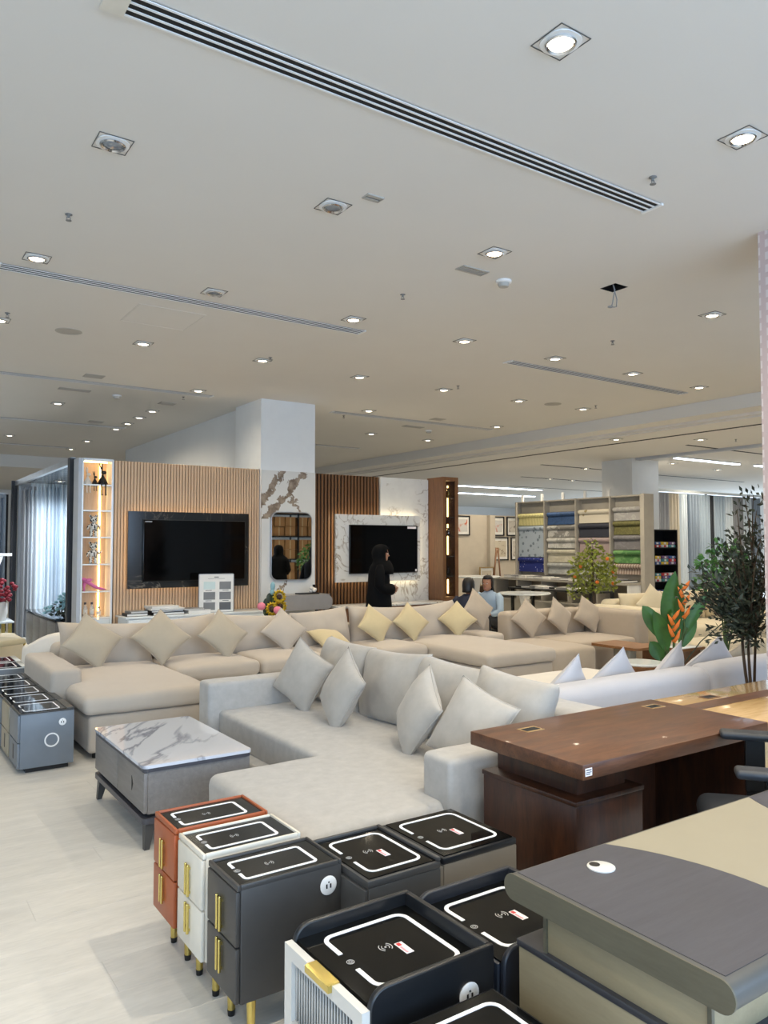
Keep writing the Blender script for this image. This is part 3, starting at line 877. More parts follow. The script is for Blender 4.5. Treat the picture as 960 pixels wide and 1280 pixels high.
# ================================================================== FRONT FURNITURE
def led_ring(parent, x0, x1, y0, y1, z, w=0.013, r=0.03, gap=0.28, side='-X', label=None):
    """rounded rectangular light strip with a gap in its front side"""
    pts = rrect(x0, x1, y0, y1, r, 5)
    yc = (y0 + y1) / 2; g = gap * (y1 - y0) / 2
    # order the loop so that it starts and ends at the gap on the -X side
    k = max(range(len(pts)), key=lambda i: (abs(pts[i][0] - x0) < 1e-6 and pts[i][1] < yc, pts[i][1] if pts[i][1] < yc else -9))
    loop = [(x0, yc - g)]
    start = [i for i in range(len(pts)) if abs(pts[i][0] - x0) < 1e-6 and pts[i][1] < yc][-1]
    n = len(pts)
    for i in range(n): loop.append(pts[(start + i) % n])
    loop.append((x0, yc + g))
    return obj('led_strip', MB().ribbon(loop, w, z, z + 0.0015), 'led_acrylic', parent)
def charge_icon(parent, x, y, z, k=1.0):
    m = MB()
    for rr in (0.010, 0.017):
        for s in (0, PI):
            m.ribbon([(x + k * rr * math.cos(s + R(a)), y + k * rr * math.sin(s + R(a))) for a in range(-55, 56, 11)], 0.0022 * k, z, z + 0.0008)
    m.cyl(x, y, z, z + 0.0008, 0.003 * k, n=8)
    obj('charging_mark', m, 'icon_grey', parent)
def touch_mark(parent, x, y, z):
    m = MB()
    m.ribbon([(x + 0.010 * math.cos(2 * PI * k / 14), y + 0.010 * math.sin(2 * PI * k / 14)) for k in range(14)], 0.002, z, z + 0.0008, True)
    m.ribbon([(x + 0.005 * math.cos(2 * PI * k / 10), y + 0.005 * math.sin(2 * PI * k / 10)) for k in range(10)], 0.002, z, z + 0.0008, True)
    obj('touch_switch', m, 'icon_grey', parent)
def sticker(parent, x, y, z):
    s = obj('sticker', MB().box(x - .012, x + .012, y - .03, y + .03, z, z + 0.0012), 'sticker_white', parent, label='pink and white sticker')
    obj('print', MB().box(x - .009, x + .003, y + .012, y + .027, z + 0.0012, z + .0018), 'sticker_red', s)
    obj('print', MB().box(x - .009, x - .003, y - .026, y + .008, z + .0012, z + .0018), 'sticker_pink', s)
def socket(parent, x, y, z, k=1.0):      # on a -Y face
    o = obj('power_socket', MB().lathe([(0.0, 0), (0.030 * k, 0), (0.032 * k, 0.004), (0.026 * k, 0.007), (0, 0.007)], 24).xform(Matrix.Translation((x, y, z)) @ Matrix.Rotation(R(90), 4, 'X')), 'white_plastic', parent, 40)
    obj('socket_slot', MB().box(x - .011, x - .006, y - .0085, y - .006, z - .008, z + .006).box(x + .004, x + .009, y - .0085, y - .006, z - .008, z + .006).box(x - .003, x + .002, y - .0085, y - .006, z + .010, z + .014), 'black_plastic', o)

def slim_nightstand(loc, mat, label, with_socket=False):
    """tall narrow leather bedside cabinet; its front faces -X"""
    t = thing('nightstand', label, 'nightstand', loc, 0, 'bedside cabinets with light rings')
    D, W, z0, z1 = 0.385, 0.25, 0.145, 0.52
    obj('body', MB().box(0.012, D, -W / 2, W / 2, z0, z1 - 0.012, 0.006, 2), mat, t, 35)
    # raised leather rim round the top
    rim = MB()
    rim.box(0, 0.012, -W / 2, W / 2, z1 - .02, z1, .004).box(D - .012, D, -W / 2, W / 2, z1 - .02, z1, .004)
    rim.box(0.012, D - .012, -W / 2, -W / 2 + .012, z1 - .02, z1, .004).box(0.012, D - .012, W / 2 - .012, W / 2, z1 - .02, z1, .004)
    obj('rim', rim, mat, t, 35)
    top = obj('glass_top', MB().box(.013, D - .013, -W / 2 + .013, W / 2 - .013, z1 - .013, z1 - .007), 'dark_glass', t)
    led_ring(t, .05, D - .07, -W / 2 + .05, W / 2 - .05, z1 - .007, 0.011, 0.014, 0.34)
    touch_mark(t, .052, 0, z1 - .007)
    charge_icon(t, .17, 0.0, z1 - .007, 0.9)
    for a, b in ((z0 + .004, z0 + .176), (z0 + .181, z1 - .022)):
        d = obj('drawer', MB().box(-0.004, .012, -W / 2 + .003, W / 2 - .003, a, b, .005), mat, t, 35)
        hz = (a + b) / 2
        for s in (-0.012, 0.012):
            lo, hi = (b - .115, b - .008) if a < z0 + .1 else (a + .012, a + .125)
            obj('handle', MB().box(-.018, -.008, s - .005, s + .005, lo, hi, .003).box(-.009, -.003, s - .003, s + .003, lo + .01, lo + .018).box(-.009, -.003, s - .003, s + .003, hi - .018, hi - .01), 'brushed_gold', d)
    for sx in (.07, D - .07):
        for sy in (-W / 2 + .045, W / 2 - .045):
            l = obj('leg', MB().cyl(sx, sy, .02, z0, .013, .016, 14), 'brushed_gold', t, 40)
            obj('foot', MB().cyl(sx, sy, 0, .02, .012, .014, 12), 'black_plastic', l, 40)
    if with_socket: socket(t, D - .055, -W / 2, z1 - .075)
    return t
slim_nightstand((1.01, 3.03, 0), 'orange_leather', 'orange leather bedside cabinet with gold handles, farthest of the front three')
slim_nightstand((1.01, 2.745, 0), 'cream_leather', 'cream leather bedside cabinet with gold handles between the orange and the charcoal ones')
slim_nightstand((1.01, 2.445, 0), 'charcoal_leather', 'charcoal bedside cabinet with gold handles and a socket on its side', True)

def block_nightstand(loc, D, W, H, mat, rimmat, label, rims=True, stick=True, sock=False):
    t = thing('nightstand', label, 'nightstand', loc, 0, 'bedside cabinets with light rings')
    obj('plinth', MB().box(.03, D - .03, -W / 2 + .03, W / 2 - .03, 0, .05), 'black_plastic', t)
    obj('body', MB().box(.004, D, -W / 2, W / 2, .05, H - .03, .004), mat, t, 35)
    top = MB().box(0, D, -W / 2, W / 2, H - .03, H - .006, .005)
    obj('top_frame', top, rimmat, t, 35)
    obj('glass_top', MB().box(.012, D - .012, -W / 2 + .012, W / 2 - .012, H - .006, H - .002), 'black_glass', t)
    led_ring(t, .042, D - .045, -W / 2 + .05, W / 2 - .05, H - .002, 0.011, 0.03, 0.3)
    touch_mark(t, .046, 0, H - .002)
    charge_icon(t, D * .5 - .02, 0.01, H - .002, 1.0)
    if stick: sticker(t, D * .5 + .02, -.03, H - .002)
    if rims:
        obj('back_rim', MB().box(D - .016, D, -W / 2, W / 2, H - .006, H + .008, .004), rimmat, t, 35)
        obj('side_rim', MB().box(.0, D - .016, W / 2 - .014, W / 2, H - .006, H + .008, .004), rimmat, t, 35)
    for a, b in ((.055, (H - .03) / 2 + .02), ((H - .03) / 2 + .026, H - .035)):
        d = obj('drawer', MB().box(-.010, .004, -W / 2 + .004, W / 2 - .004, a, b, .004), mat, t, 35)
    return t
block_nightstand((1.402, 2.36, 0), .305, .39, .50, 'charcoal_paint', 'charcoal_paint', 'dark grey bedside cabinet with black glass top behind the charcoal one with socket')
block_nightstand((1.718, 2.36, 0), .352, .39, .505, 'taupe_paint', 'black_leather', 'taupe bedside cabinet with black glass top standing against the wooden desk', rims=False)

def tray_nightstand(loc, D, W, H, sidemat, label, stick=True, fluted=True, sock=False):
    """bedside cabinet with high rounded side walls round a black tray top"""
    t = thing('nightstand', label, 'nightstand', loc, 0, 'bedside cabinets with light rings')
    obj('plinth', MB().box(.04, D - .03, -W / 2 + .03, W / 2 - .03, 0, .06), 'black_plastic', t)
    obj('body', MB().box(.02, D - .018, -W / 2 + .018, W / 2 - .018, .06, H - .045), 'black_plastic', t)
    # side walls with a rounded upper front corner
    r = .05
    prof = [(0.001, .06), (D, .06), (D, H)] + [(r - r * math.sin(R(a)), H - r + r * math.cos(R(a))) for a in range(0, 91, 15)]
    for nm, y0, y1 in (('side_wall', -W / 2, -W / 2 + .018), ('side_wall', W / 2 - .018, W / 2)):
        s = MB().prism(prof, y0, y1, 'XZ')
        so = obj(nm, s, sidemat, t, 30)
        bv = so.modifiers.new('edge', 'BEVEL'); bv.width = .005; bv.segments = 2; bv.limit_method = 'ANGLE'
    bw = obj('back_wall', MB().box(D - .018, D, -W / 2 + .018, W / 2 - .018, .06, H, .003), sidemat, t, 35)
    obj('glass_top', MB().box(.006, D - .018, -W / 2 + .018, W / 2 - .018, H - .045, H - .037), 'black_glass', t)
    z = H - .037
    led_ring(t, .065, D - .06, -W / 2 + .06, W / 2 - .055, z, 0.013, 0.03, 0.3)
    touch_mark(t, .068, 0, z)
    charge_icon(t, D * .5 - .01, 0.01, z, 1.1)
    if stick: sticker(t, D * .5 + .03, -.02, z)
    hz = (H - .045 - .06) / 2
    for k in range(2):
        a = .065 + k * (hz + .002); b = a + hz - .004
        fr = MB()
        iw, ih = .045, .04
        y0, y1 = (-W / 2, W / 2) if fluted else (-W / 2 + .02, W / 2 - .02)
        if fluted:
            q0, q1 = y0 + .04, y1 - .04; c0, c1 = a + ih * .7, b - ih * .9
            vs = [(x_, p[0], p[1]) for x_ in (-.022, 0) for p in ((y0, a), (y1, a), (y1, b), (y0, b), (q0, c0), (q1, c0), (q1, c1), (q0, c1))]
            fs = []
            for i in range(4):
                j = (i + 1) % 4
                fs += [(i, j, 4 + j, 4 + i), (8 + i, 12 + i, 12 + j, 8 + j), (i, 8 + i, 8 + j, j), (4 + i, 4 + j, 12 + j, 12 + i)]
            fr.add(vs, fs)
            d = obj('drawer', fr, 'pearl_white', t)
            obj('recess', MB().box(-.006, -.001, q0, q1, c0, c1), 'black_plastic', d)
            n = 22; pitch = (y1 - y0 - .08) / n
            f0 = None
            for q in range(n):
                yy = y0 + .04 + pitch * (q + .5)
                m = MB().tube([(-.008, 0, c0), (-.008, 0, c1)], pitch * .22, 8)
                if f0 is None: f0 = obj('flute', m, 'flute_white', d, True, loc=(0, yy, 0))
                else: inst(f0, 'flute', d, (0, yy, 0))
        else:
            d = obj('drawer', MB().box(-.006, .02, y0, y1, a, b, .004), sidemat, t, 35)
        xo = -.022 if fluted else -.006
        hd = obj('handle', MB().prism([(xo - .012, b - .016), (xo - .012, b + .001), (xo - .004, b + .004), (xo + .022, b + .004), (xo + .022, b + .0005), (xo - .0005, b + .0005), (xo - .0005, b - .016)], -.06, .06, 'XZ'), 'brushed_gold', d)
    if sock: socket(t, D - .09, -W / 2, H - .10, 1.0)
    return t
tray_nightstand((1.008, 1.745, 0), .39, .395, .555, 'black_leather', 'black bedside cabinet with white fluted drawer fronts in front of the grey desk', sock=True)
tray_nightstand((1.43, 1.745, 0), .39, .40, .53, 'navy_leather', 'dark navy bedside cabinet tucked behind the corner of the grey desk', fluted=False)
block_nightstand((1.0, 1.29, 0), .335, .39, .50, 'black_leather', 'black_leather', 'nearest black bedside cabinet, only its light ring showing at the bottom edge', rims=False, stick=False)

# ---------------------------------------------------------------- row of nightstands at the left edge
def cube_nightstand(loc, D, W, H, mat, frontmat, label, ring_side=False, rimmat='charcoal_paint'):
    t = thing('nightstand', label, 'nightstand', loc, 0, 'bedside cabinets at the left edge')
    obj('plinth', MB().box(.05, D - .03, -W / 2 + .03, W / 2 - .03, 0, .035), 'black_plastic', t)
    obj('body', MB().box(.008, D, -W / 2, W / 2, .035, H - .014, .003), mat, t, 35)
    obj('top_frame', MB().box(0, D, -W / 2, W / 2, H - .014, H - .004, .003).box(D - .05, D, -W / 2, W / 2, H - .004, H + .004, .002), rimmat, t, 35)
    obj('glass_top', MB().box(.01, D - .052, -W / 2 + .01, W / 2 - .01, H - .004, H), 'black_glass', t)
    led_ring(t, .04, D - .09, -W / 2 + .05, W / 2 - .05, H, .009, .02, .3)
    mid = .035 + (H - .05) * .48
    for k, (a, b) in enumerate(((.04, mid - .004), (mid + .004, H - .018))):
        d = obj('drawer', MB().box(-.008, .008, -W / 2 + .006, W / 2 - .006, a, b, .003), frontmat, t, 35)
        if k == 0: obj('finger_pull', MB().box(-.0095, -.007, -.02, .02, a + .04, b - .03), 'black_plastic', d)
    if ring_side:
        obj('speaker_ring', MB().lathe([(.040, 0), (.040, .003), (.050, .003), (.050, 0)], 28, ring=True).xform(Matrix.Translation((.215, -W / 2, .215)) @ Matrix.Rotation(R(90), 4, 'X')), 'white_plastic', t, 40)
        socket(t, .285, -W / 2, .335, .8)
    return t
ys = 6.11
labs = ['blue-grey bedside cabinet with a round ring and socket on its side',
        'beige-fronted bedside cabinet, second in the row at the left edge',
        'bedside cabinet with black glass top, third in the row at the left edge',
        'bedside cabinet with black glass top, fourth in the row at the left edge',
        'bedside cabinet with black glass top, last of the row of five at the left edge']
for k, lab in enumerate(labs):
    cube_nightstand((.935 - .004 * k, ys + .375 * k, 0), .365, .36, .425, 'bluegrey_paint', ['bluegrey_paint', 'sage_laminate', 'bluegrey_paint', 'sage_laminate', 'bluegrey_paint'][k], lab, k == 0)
cube_nightstand((.98, 8.35, 0), .37, .40, .43, 'bluegrey_paint', 'bluegrey_paint', 'pale-rimmed bedside cabinet behind the left row, nearer of two', rimmat='white_gloss')
cube_nightstand((.99, 8.80, 0), .37, .40, .43, 'bluegrey_paint', 'bluegrey_paint', 'pale-rimmed bedside cabinet behind the left row, farther of two', rimmat='white_gloss')
cube_nightstand((.80, 9.55, 0), .34, .42, .47, 'charcoal_paint', 'charcoal_paint', 'farthest dark bedside cabinet at the left edge')

# ---------------------------------------------------------------- coffee table
t = thing('coffee_table', 'grey coffee table with a white marble top and splayed legs on the pale floor', 'coffee table', (1.245, 4.09, 0))
L_, W_ = 1.04, .62
obj('marble_top', MB().prism(rrect(0, W_, 0, L_, .03, 4), .425, .442), 'table_marble', t, 30)
obj('top_edge', MB().prism(rrect(.004, W_ - .004, .004, L_ - .004, .03, 4), .405, .425), 'greyash', t, 30)
obj('body', MB().box(.03, W_ - .012, .012, L_ - .012, .185, .405), 'greyash_body', t)
obj('base_frame', MB().prism(rrect(.004, W_ - .004, .004, L_ - .004, .03, 4), .135, .165), 'greyash', t, 30)
obj('recess', MB().box(.05, W_ - .03, .03, L_ - .03, .165, .185), 'slot_black', t)
for y0, y1 in ((.012, L_ / 2 - .003), (L_ / 2 + .003, L_ - .012)):
    d = obj('drawer', MB().box(.008, .03, y0, y1, .19, .402, .004), 'greyash_body', t, 35)
    if y0 < .1: obj('finger_pull', MB().prism([(.23, .34), (.23, .26), (.205, .30)], .0065, .009, 'YZ'), 'slot_black', d)
for sx, dx in ((.05, -.02), (W_ - .05, .02)):
    for sy, dy in ((.05, -.02), (L_ - .05, .02)):
        m = MB(); a, b = .028, .014
        vs = [(sx + p * a, sy + q * a, .135) for p, q in ((-1, -1), (1, -1), (1, 1), (-1, 1))] + [(sx + dx + p * b, sy + dy + q * b, 0) for p, q in ((-1, -1), (1, -1), (1, 1), (-1, 1))]
        m.add(vs, [(0, 1, 2, 3), (7, 6, 5, 4), (0, 4, 5, 1), (1, 5, 6, 2), (2, 6, 7, 3), (3, 7, 4, 0)])
        obj('leg', m, 'charcoal_paint', t)

# ---------------------------------------------------------------- brown desk
t = thing('desk', 'dark brown wooden executive desk with overhanging top beside the grey sofa', 'desk', (2.30, 2.04, 0))
obj('desktop', MB().box(0, 1.29, 0, .66, .70, .76, .004), 'walnut', t, 35)
obj('pedestal', MB().box(.06, .47, .09, .64, .0, .565, .004), 'walnut_side', t, 35)
obj('pedestal_top', MB().box(.055, .475, .085, .645, .565, .585, .003), 'walnut_side', t, 35)
obj('riser', MB().box(.13, .43, .15, .62, .585, .70), 'walnut_side', t)
obj('modesty_panel', MB().box(.47, 1.27, .60, .625, .08, .70), 'walnut_side', t)
obj('side_panel', MB().box(1.24, 1.28, .05, .64, 0, .70), 'walnut_side', t)
hh = obj('handle', MB().tube([(.445, .085, .36), (.445, .055, .36), (.445, .05, .36)], .009, 8).tube([(.425, .05, .36), (.462, .05, .36)], .007, 8), 'brushed_gold', t, 40)
for gx in (.25, 1.14):
    g = obj('cable_port', MB().ribbon([(gx - .05, .50), (gx + .05, .50), (gx + .05, .56), (gx - .05, .56)], .014, .76, .762, True), 'glossy_oak', t)
    obj('port_hole', MB().box(gx - .044, gx + .0, .506, .554, .759, .7608).box(gx, gx + .044, .506, .554, .759, .7612), 'slot_black', g)
st = obj('sticker', MB().box(.012, .05, -.0012, 0, .715, .745), 'sticker_white', t, label='white barcode sticker')
obj('print', MB().box(.016, .046, -.0018, -.0012, .728, .731).box(.016, .04, -.0018, -.0012, .721, .724).box(.016, .046, -.0018, -.0012, .736, .740), 'print_dark', st)

t = thing('desk', 'glossy light oak desk with a dark band behind the brown desk', 'desk', (3.60, 2.04, 0))
obj('desktop', MB().box(0, 1.20, 0, .66, .70, .755, .004), 'glossy_oak', t, 35)
obj('dark_inlay', MB().box(.0, 1.2, .36, .47, .755, .7565), 'walnut', t)
obj('pedestal', MB().box(.06, .47, .09, .62, 0, .66), 'glossy_oak', t)
obj('riser', MB().box(.12, .42, .15, .60, .66, .70), 'walnut_side', t)
obj('side_panel', MB().box(1.14, 1.18, .05, .64, 0, .70), 'glossy_oak', t)
g = obj('cable_port', MB().ribbon([(.28, .50), (.38, .50), (.38, .56), (.28, .56)], .014, .7565, .7585, True), 'cabinet_wood', t)
obj('port_hole', MB().box(.286, .374, .506, .554, .755, .7572), 'slot_black', g)

# ---------------------------------------------------------------- grey and beige desk in the right foreground
t = thing('desk', 'grey and beige office desk with rounded edges in the right foreground', 'desk', (1.40, .87, 0))
DW, DD = 1.42, .635
prof = []
r = .032
for a in range(-90, 91, 15): prof.append((DD - r + r * math.cos(R(a)), .728 + r * math.sin(R(a))))
for a in range(90, 271, 15): prof.append((r + r * math.cos(R(a)), .728 + r * math.sin(R(a))))
obj('desktop', MB().prism(prof, 0.001, DW, 'YZ'), 'frame_grey', t, 30)
prof2 = []
for a in range(-90, 91, 15): prof2.append((DD - r + .002 + (r) * math.cos(R(a)), .728 + (r + .001) * math.sin(R(a))))
for a in range(90, 271, 15): prof2.append((r - .002 + (r) * math.cos(R(a)), .728 + (r + .001) * math.sin(R(a))))
obj('end_panel', MB().prism(prof2, -.004, .001, 'YZ'), 'taupe_veneer', t, 30)
# inlaid top: two dark curved fields and the beige field between them
y0, y1 = .03, DD - .03; cyc = .24; rad = .66; cxl, cxr = -.20, DW + .20
def arc(cx, s, n=18):
    out = []
    for k in range(n + 1):
        yy = y0 + (y1 - y0) * k / n
        out.append((cx + s * math.sqrt(max(0, rad ** 2 - (yy - cyc) ** 2)), yy))
    return out
la, ra = arc(cxl, 1), arc(cxr, -1)
obj('inlay_dark', MB().prism([(.014, y0)] + la + [(.014, y1)], .7602, .7612), 'greyash', t)
obj('inlay_dark', MB().prism([(DW - .014, y0)] + ra + [(DW - .014, y1)], .7602, .7612), 'greyash', t)
m = MB()
vs = [(p[0] + .001, p[1], z) for z in (.7602, .7612) for p in la] + [(p[0] - .001, p[1], z) for z in (.7602, .7612) for p in ra]
n = len(la)
m.add(vs, [(n + k, n + k + 1, 3 * n + k + 1, 3 * n + k) for k in range(n - 1)])
obj('inlay_beige', m, 'sage_laminate', t)
g = obj('cable_port', MB().lathe([(.0, .7612), (.036, .7612), (.036, .764), (.03, .766), (.0, .766)], 28, (.215, .505)), 'pearl_white', t, 40)
obj('port_hole', MB().lathe([(0, .766), (.014, .766), (.014, .7668), (0, .7668)], 16, (.207, .52)), 'black_plastic', g)
obj('cabinet', MB().box(.02, .44, .05, .61, 0.0, .575, .003), 'beige_veneer', t, 35)
obj('cabinet_top', MB().box(.016, .445, .045, .615, .575, .592, .003), 'dark_strip_veneer', t, 35)
obj('riser', MB().box(.03, .42, .07, .525, .592, .697, .002), 'beige_veneer', t, 35)
obj('riser_edge', MB().box(.024, .034, .068, .078, .592, .697), 'taupe_veneer', t)
obj('riser_edge', MB().box(.024, .034, .517, .527, .592, .697), 'taupe_veneer', t)
obj('modesty_panel', MB().box(.44, 1.0, .05, .07, .12, .69), 'beige_veneer', t)
obj('side_cabinet', MB().box(1.0, 1.40, .05, .61, 0, .66), 'beige_veneer', t)

# ---------------------------------------------------------------- office chair between the two desks
t = thing('office_chair', 'dark grey office chair with padded armrests facing the brown desk', 'office chair', (3.02, 1.745, 0), R(37))
obj('seat', softbox(-.225, .225, -.25, .24, .43, .53, .05, .025), 'dark_plastic', t, True)
obj('backrest', softbox(-.23, .23, -.30, -.22, .54, 1.08, .035, 0), 'dark_plastic', t, True)
obj('back_bracket', MB().tube([(0, -.1, .40), (0, -.30, .42), (0, -.33, .56), (0, -.30, .70)], .022, 8), 'black_plastic', t, True)
for s in (-1, 1):
    a = obj('armrest', softbox(s * .31 - .045, s * .31 + .045, -.16, .13, .745, .78, .016), 'dark_plastic', t, True)
    obj('arm_post', MB().box(s * .31 - .02, s * .31 + .02, -.05, .03, .52, .745, .006).box(min(s * .2, s * .33), max(s * .2, s * .33), -.05, .03, .40, .43, .004).box(s * .31 - .016, s * .31 + .016, -.045, .025, .41, .54), 'black_plastic', a)
obj('gas_column', MB().cyl(0, 0, .10, .41, .03, .025, 14), 'black_plastic', t, 40)
base = obj('star_base', MB().cyl(0, 0, .07, .12, .045, .04, 14), 'black_plastic', t, 40)
for k in range(5):
    a = 2 * PI * k / 5 + .3
    e = (0.28 * math.cos(a), .28 * math.sin(a))
    sp = obj('spoke', MB().tube([(0, 0, .10), (e[0], e[1], .075)], [.026, .018], 8), 'black_plastic', base, True)
    obj('caster', MB().lathe([(0, -.02), (.026, -.018), (.028, 0), (.026, .018), (0, .02)], 14).xform(Matrix.Translation((e[0], e[1], .028)) @ Matrix.Rotation(a, 4, 'Z') @ Matrix.Rotation(R(90), 4, 'X')), 'black_plastic', base, 40)
# ================================================================== SOFAS AND CUSHIONS
def throw(loc, w, t, mat, label, yaw=0.0, lean=0.0, roll=45.0, seed=0.0, group=None, h=None):
    o = obj('throw_pillow', pillow_mb(w, h or w, t, seed), mat, None, True)
    tag(o, label, 'pillow', group)
    o.rotation_mode = 'QUATERNION'
    o.rotation_quaternion = (Matrix.Rotation(R(yaw), 3, 'Z') @ Matrix.Rotation(R(lean), 3, 'X') @ Matrix.Rotation(R(roll), 3, 'Y')).to_quaternion()
    o.location = loc
    obj('piping', pillow_piping(w, h or w, r=.004), mat, o, True)
    return o
def back_cushion(parent, mat, loc, w, h, t, yaw=0.0, lean=-14.0, seed=0.0, roll=0.0):
    o = obj('back_cushion', pillow_mb(w, h, t, seed, n=20, pinch=0.065, wr=0.028, power=0.40), mat, parent, True)
    o.rotation_mode = 'QUATERNION'
    o.rotation_quaternion = (Matrix.Rotation(R(yaw), 3, 'Z') @ Matrix.Rotation(R(lean), 3, 'X') @ Matrix.Rotation(R(roll), 3, 'Y')).to_quaternion()
    o.location = loc
    return o

# ---- A: grey sofa bed in the middle
SA = thing('sofa', 'grey L-shaped sofa bed with a long chaise and straight arms in the middle foreground', 'sofa', (2.7, 4.1, 0))
def P(m):      # world-built meshes under an Empty
    return m.xform(Matrix.Translation((-2.7, -4.1, 0)))
obj('base', P(MB().box(2.2, 3.1, 2.98, 5.24, .03, .23)), 'grey_chenille', SA)
obj('seat', P(softbox(2.13, 3.14, 2.81, 5.27, .21, .425, .035, .012, .004, 1.0)), 'grey_chenille', SA, True)
obj('chaise', P(softbox(1.50, 2.6, 2.80, 3.86, .05, .422, .05, .01, .004, 2.0)), 'grey_chenille', SA, True)
tr = obj('trundle', P(softbox(2.04, 2.2, 3.90, 5.24, .04, .235, .02)), 'grey_chenille', SA, True)
for yy in (4.28, 4.78):
    obj('pull_strap', P(MB().box(2.025, 2.125, yy - .025, yy + .025, .236, .244, .002).box(2.022, 2.03, yy - .025, yy + .025, .12, .243, .002)), 'grey_chenille', tr)
obj('armrest', P(softbox(2.05, 3.34, 5.24, 5.44, .04, .625, .03, 0, .003, 3.0)), 'grey_chenille', SA, True)
obj('armrest', P(softbox(2.23, 3.34, 2.76, 2.975, .04, .625, .03, 0, .003, 4.0)), 'grey_chenille', SA, True)
obj('backrest', P(softbox(3.12, 3.40, 2.76, 5.44, .04, .72, .06, .01, .004, 5.0)), 'grey_chenille', SA, True)
for yc, w, s, rr in ((4.92, .66, 1.0, 2), (4.27, .70, 2.3, -3), (3.69, .66, 3.7, 2), (3.17, .60, 4.1, 3)):
    back_cushion(SA, 'grey_chenille_pillow', (2.98 - 2.7, yc - 4.1, .645), w, .50, .26, yaw=-90, lean=-14, seed=s, roll=rr)
for sx, sy in ((2.12, 5.36), (2.3, 2.86), (3.3, 5.36), (3.3, 2.86), (1.6, 2.9), (1.6, 3.76)):
    obj('leg', P(MB().cyl(sx, sy, 0, .05, .022, n=10)), 'black_plastic', SA)
G = 'grey throw pillows on the grey sofa'
throw((2.66, 4.98, .655), .42, .17, 'grey_chenille_pillow', 'grey throw pillow leaning by the far arm of the grey sofa', -72, -16, 25, 1.1, G)
throw((2.64, 4.40, .645), .43, .17, 'grey_chenille_pillow', 'grey throw pillow second from the far arm of the grey sofa', -96, -20, 27, 2.1, G)
throw((2.66, 3.58, .645), .41, .17, 'grey_chenille_pillow', 'grey throw pillow third from the far arm of the grey sofa', -104, -22, 32, 3.1, G)
throw((2.70, 3.16, .635), .43, .17, 'grey_chenille_pillow', 'pale grey throw pillow nearest the camera, by the brown desk corner', -78, -24, 18, 4.1, G)

# ---- B: long beige sectional
SB = thing('sofa', 'long beige U-shaped sectional sofa with a chaise at each end', 'sofa', (4, 7.6, 0))
def P(m): return m.xform(Matrix.Translation((-4, -7.6, 0)))
lb = 'beige_linen'; lc = 'beige_linen_cushion'
obj('chaise_base', P(softbox(1.42, 2.36, 6.01, 7.0, .05, .325, .03)), lb, SB, True)
obj('chaise_cushion', P(softbox(1.38, 2.385, 5.97, 7.72, .33, .475, .055, .04, .006, 1.0)), lc, SB, True)
obj('base', P(softbox(1.53, 6.36, 7.02, 8.08, .05, .325, .03)), lb, SB, True)
xs = [2.395, 3.27, 4.04, 4.70, 5.345]
for k in range(4):
    obj('seat_cushion', P(softbox(xs[k] + .004, xs[k + 1] - .004, 6.97, 7.76, .33, .475, .055, .04, .006, 2.0 + k)), lc, SB, True)
obj('chaise_base', P(softbox(5.38, 6.33, 6.02, 7.0, .05, .325, .03)), lb, SB, True)
obj('chaise_cushion', P(softbox(5.35, 6.36, 5.98, 7.76, .33, .475, .055, .05, .006, 7.0)), lc, SB, True)
obj('seat_cushion', P(softbox(6.37, 6.72, 7.20, 7.74, .06, .50, .05, .02, .005, 9.0)), lc, SB, True)
obj('armrest', P(softbox(1.26, 1.51, 6.60, 7.82, .05, .605, .045, 0, .004, 3.0)), lb, SB, True)
obj('backrest', P(softbox(1.53, 7.02, 7.80, 8.12, .05, .66, .07, .01, .004, 5.0)), lb, SB, True)
bx = [1.53, 2.42, 3.14, 3.97, 4.75, 5.60, 6.40]
for k in range(6):
    a, b = bx[k], bx[k + 1]
    back_cushion(SB, lc, ((a + b) / 2 - 4, .13 - (.03 if k == 0 else 0), .635), b - a, (.45, .47, .44, .47, .45, .48)[k] + (.03 if k == 4 else 0), .30, yaw=(-5, 5, -4, 4, -5, 5)[k], lean=-13, seed=7.0 + k * 1.3, roll=(3, -4, 3, -3, 3, -4)[k])
for sx, sy in ((1.5, 6.1), (2.3, 6.1), (1.6, 8.0), (5.45, 6.1), (6.25, 6.1), (6.9, 8.0)):
    obj('leg', P(MB().cyl(sx, sy, 0, .06, .03, n=10)), 'black_plastic', SB)
G = 'throw pillows on the long beige sectional'
bp = [(1.76, 7.36, 'sand_pillow', 'sand throw pillow at the left end of the beige sectional, above the chaise', 8, .41),
      (2.40, 7.36, 'sand_pillow', 'sand throw pillow second from the left on the beige sectional', -6, .41),
      (3.02, 7.34, 'sand_pillow', 'olive-tinged throw pillow third from the left, below the sample board', 4, .39),
      (3.74, 7.42, 'beige_linen_cushion', 'pale beige throw pillow below the sunflowers', -10, .37),
      (4.93, 7.46, 'yellow_pillow', 'yellowish throw pillow right of the lying one, left of a standing pair', 3, .36),
      (5.44, 7.46, 'yellow_pillow', 'yellowish throw pillow in the corner under the standing woman', -4, .36),
      (6.14, 7.44, 'yellow_pillow', 'yellowish throw pillow at the right end of the beige sectional', -32, .35)]
for k, (x, y_, m, lab, yw, w) in enumerate(bp):
    throw((x, y_, .475 + w * .60), w, .15, m, lab, yw, -27, 45 + (k * 7 % 9 - 4), 2.0 + k, G)
throw((4.30, 7.40, .565), .40, .15, 'yellow_pillow', 'yellowish throw pillow lying almost flat beside the grey sofa top', 10, -66, 4, 12.0, G)
throw((6.62, 7.60, .78), .40, .14, 'taupe_linen', 'small beige throw pillow propped up beside the seated people', 5, -20, 45, 14.0, G)

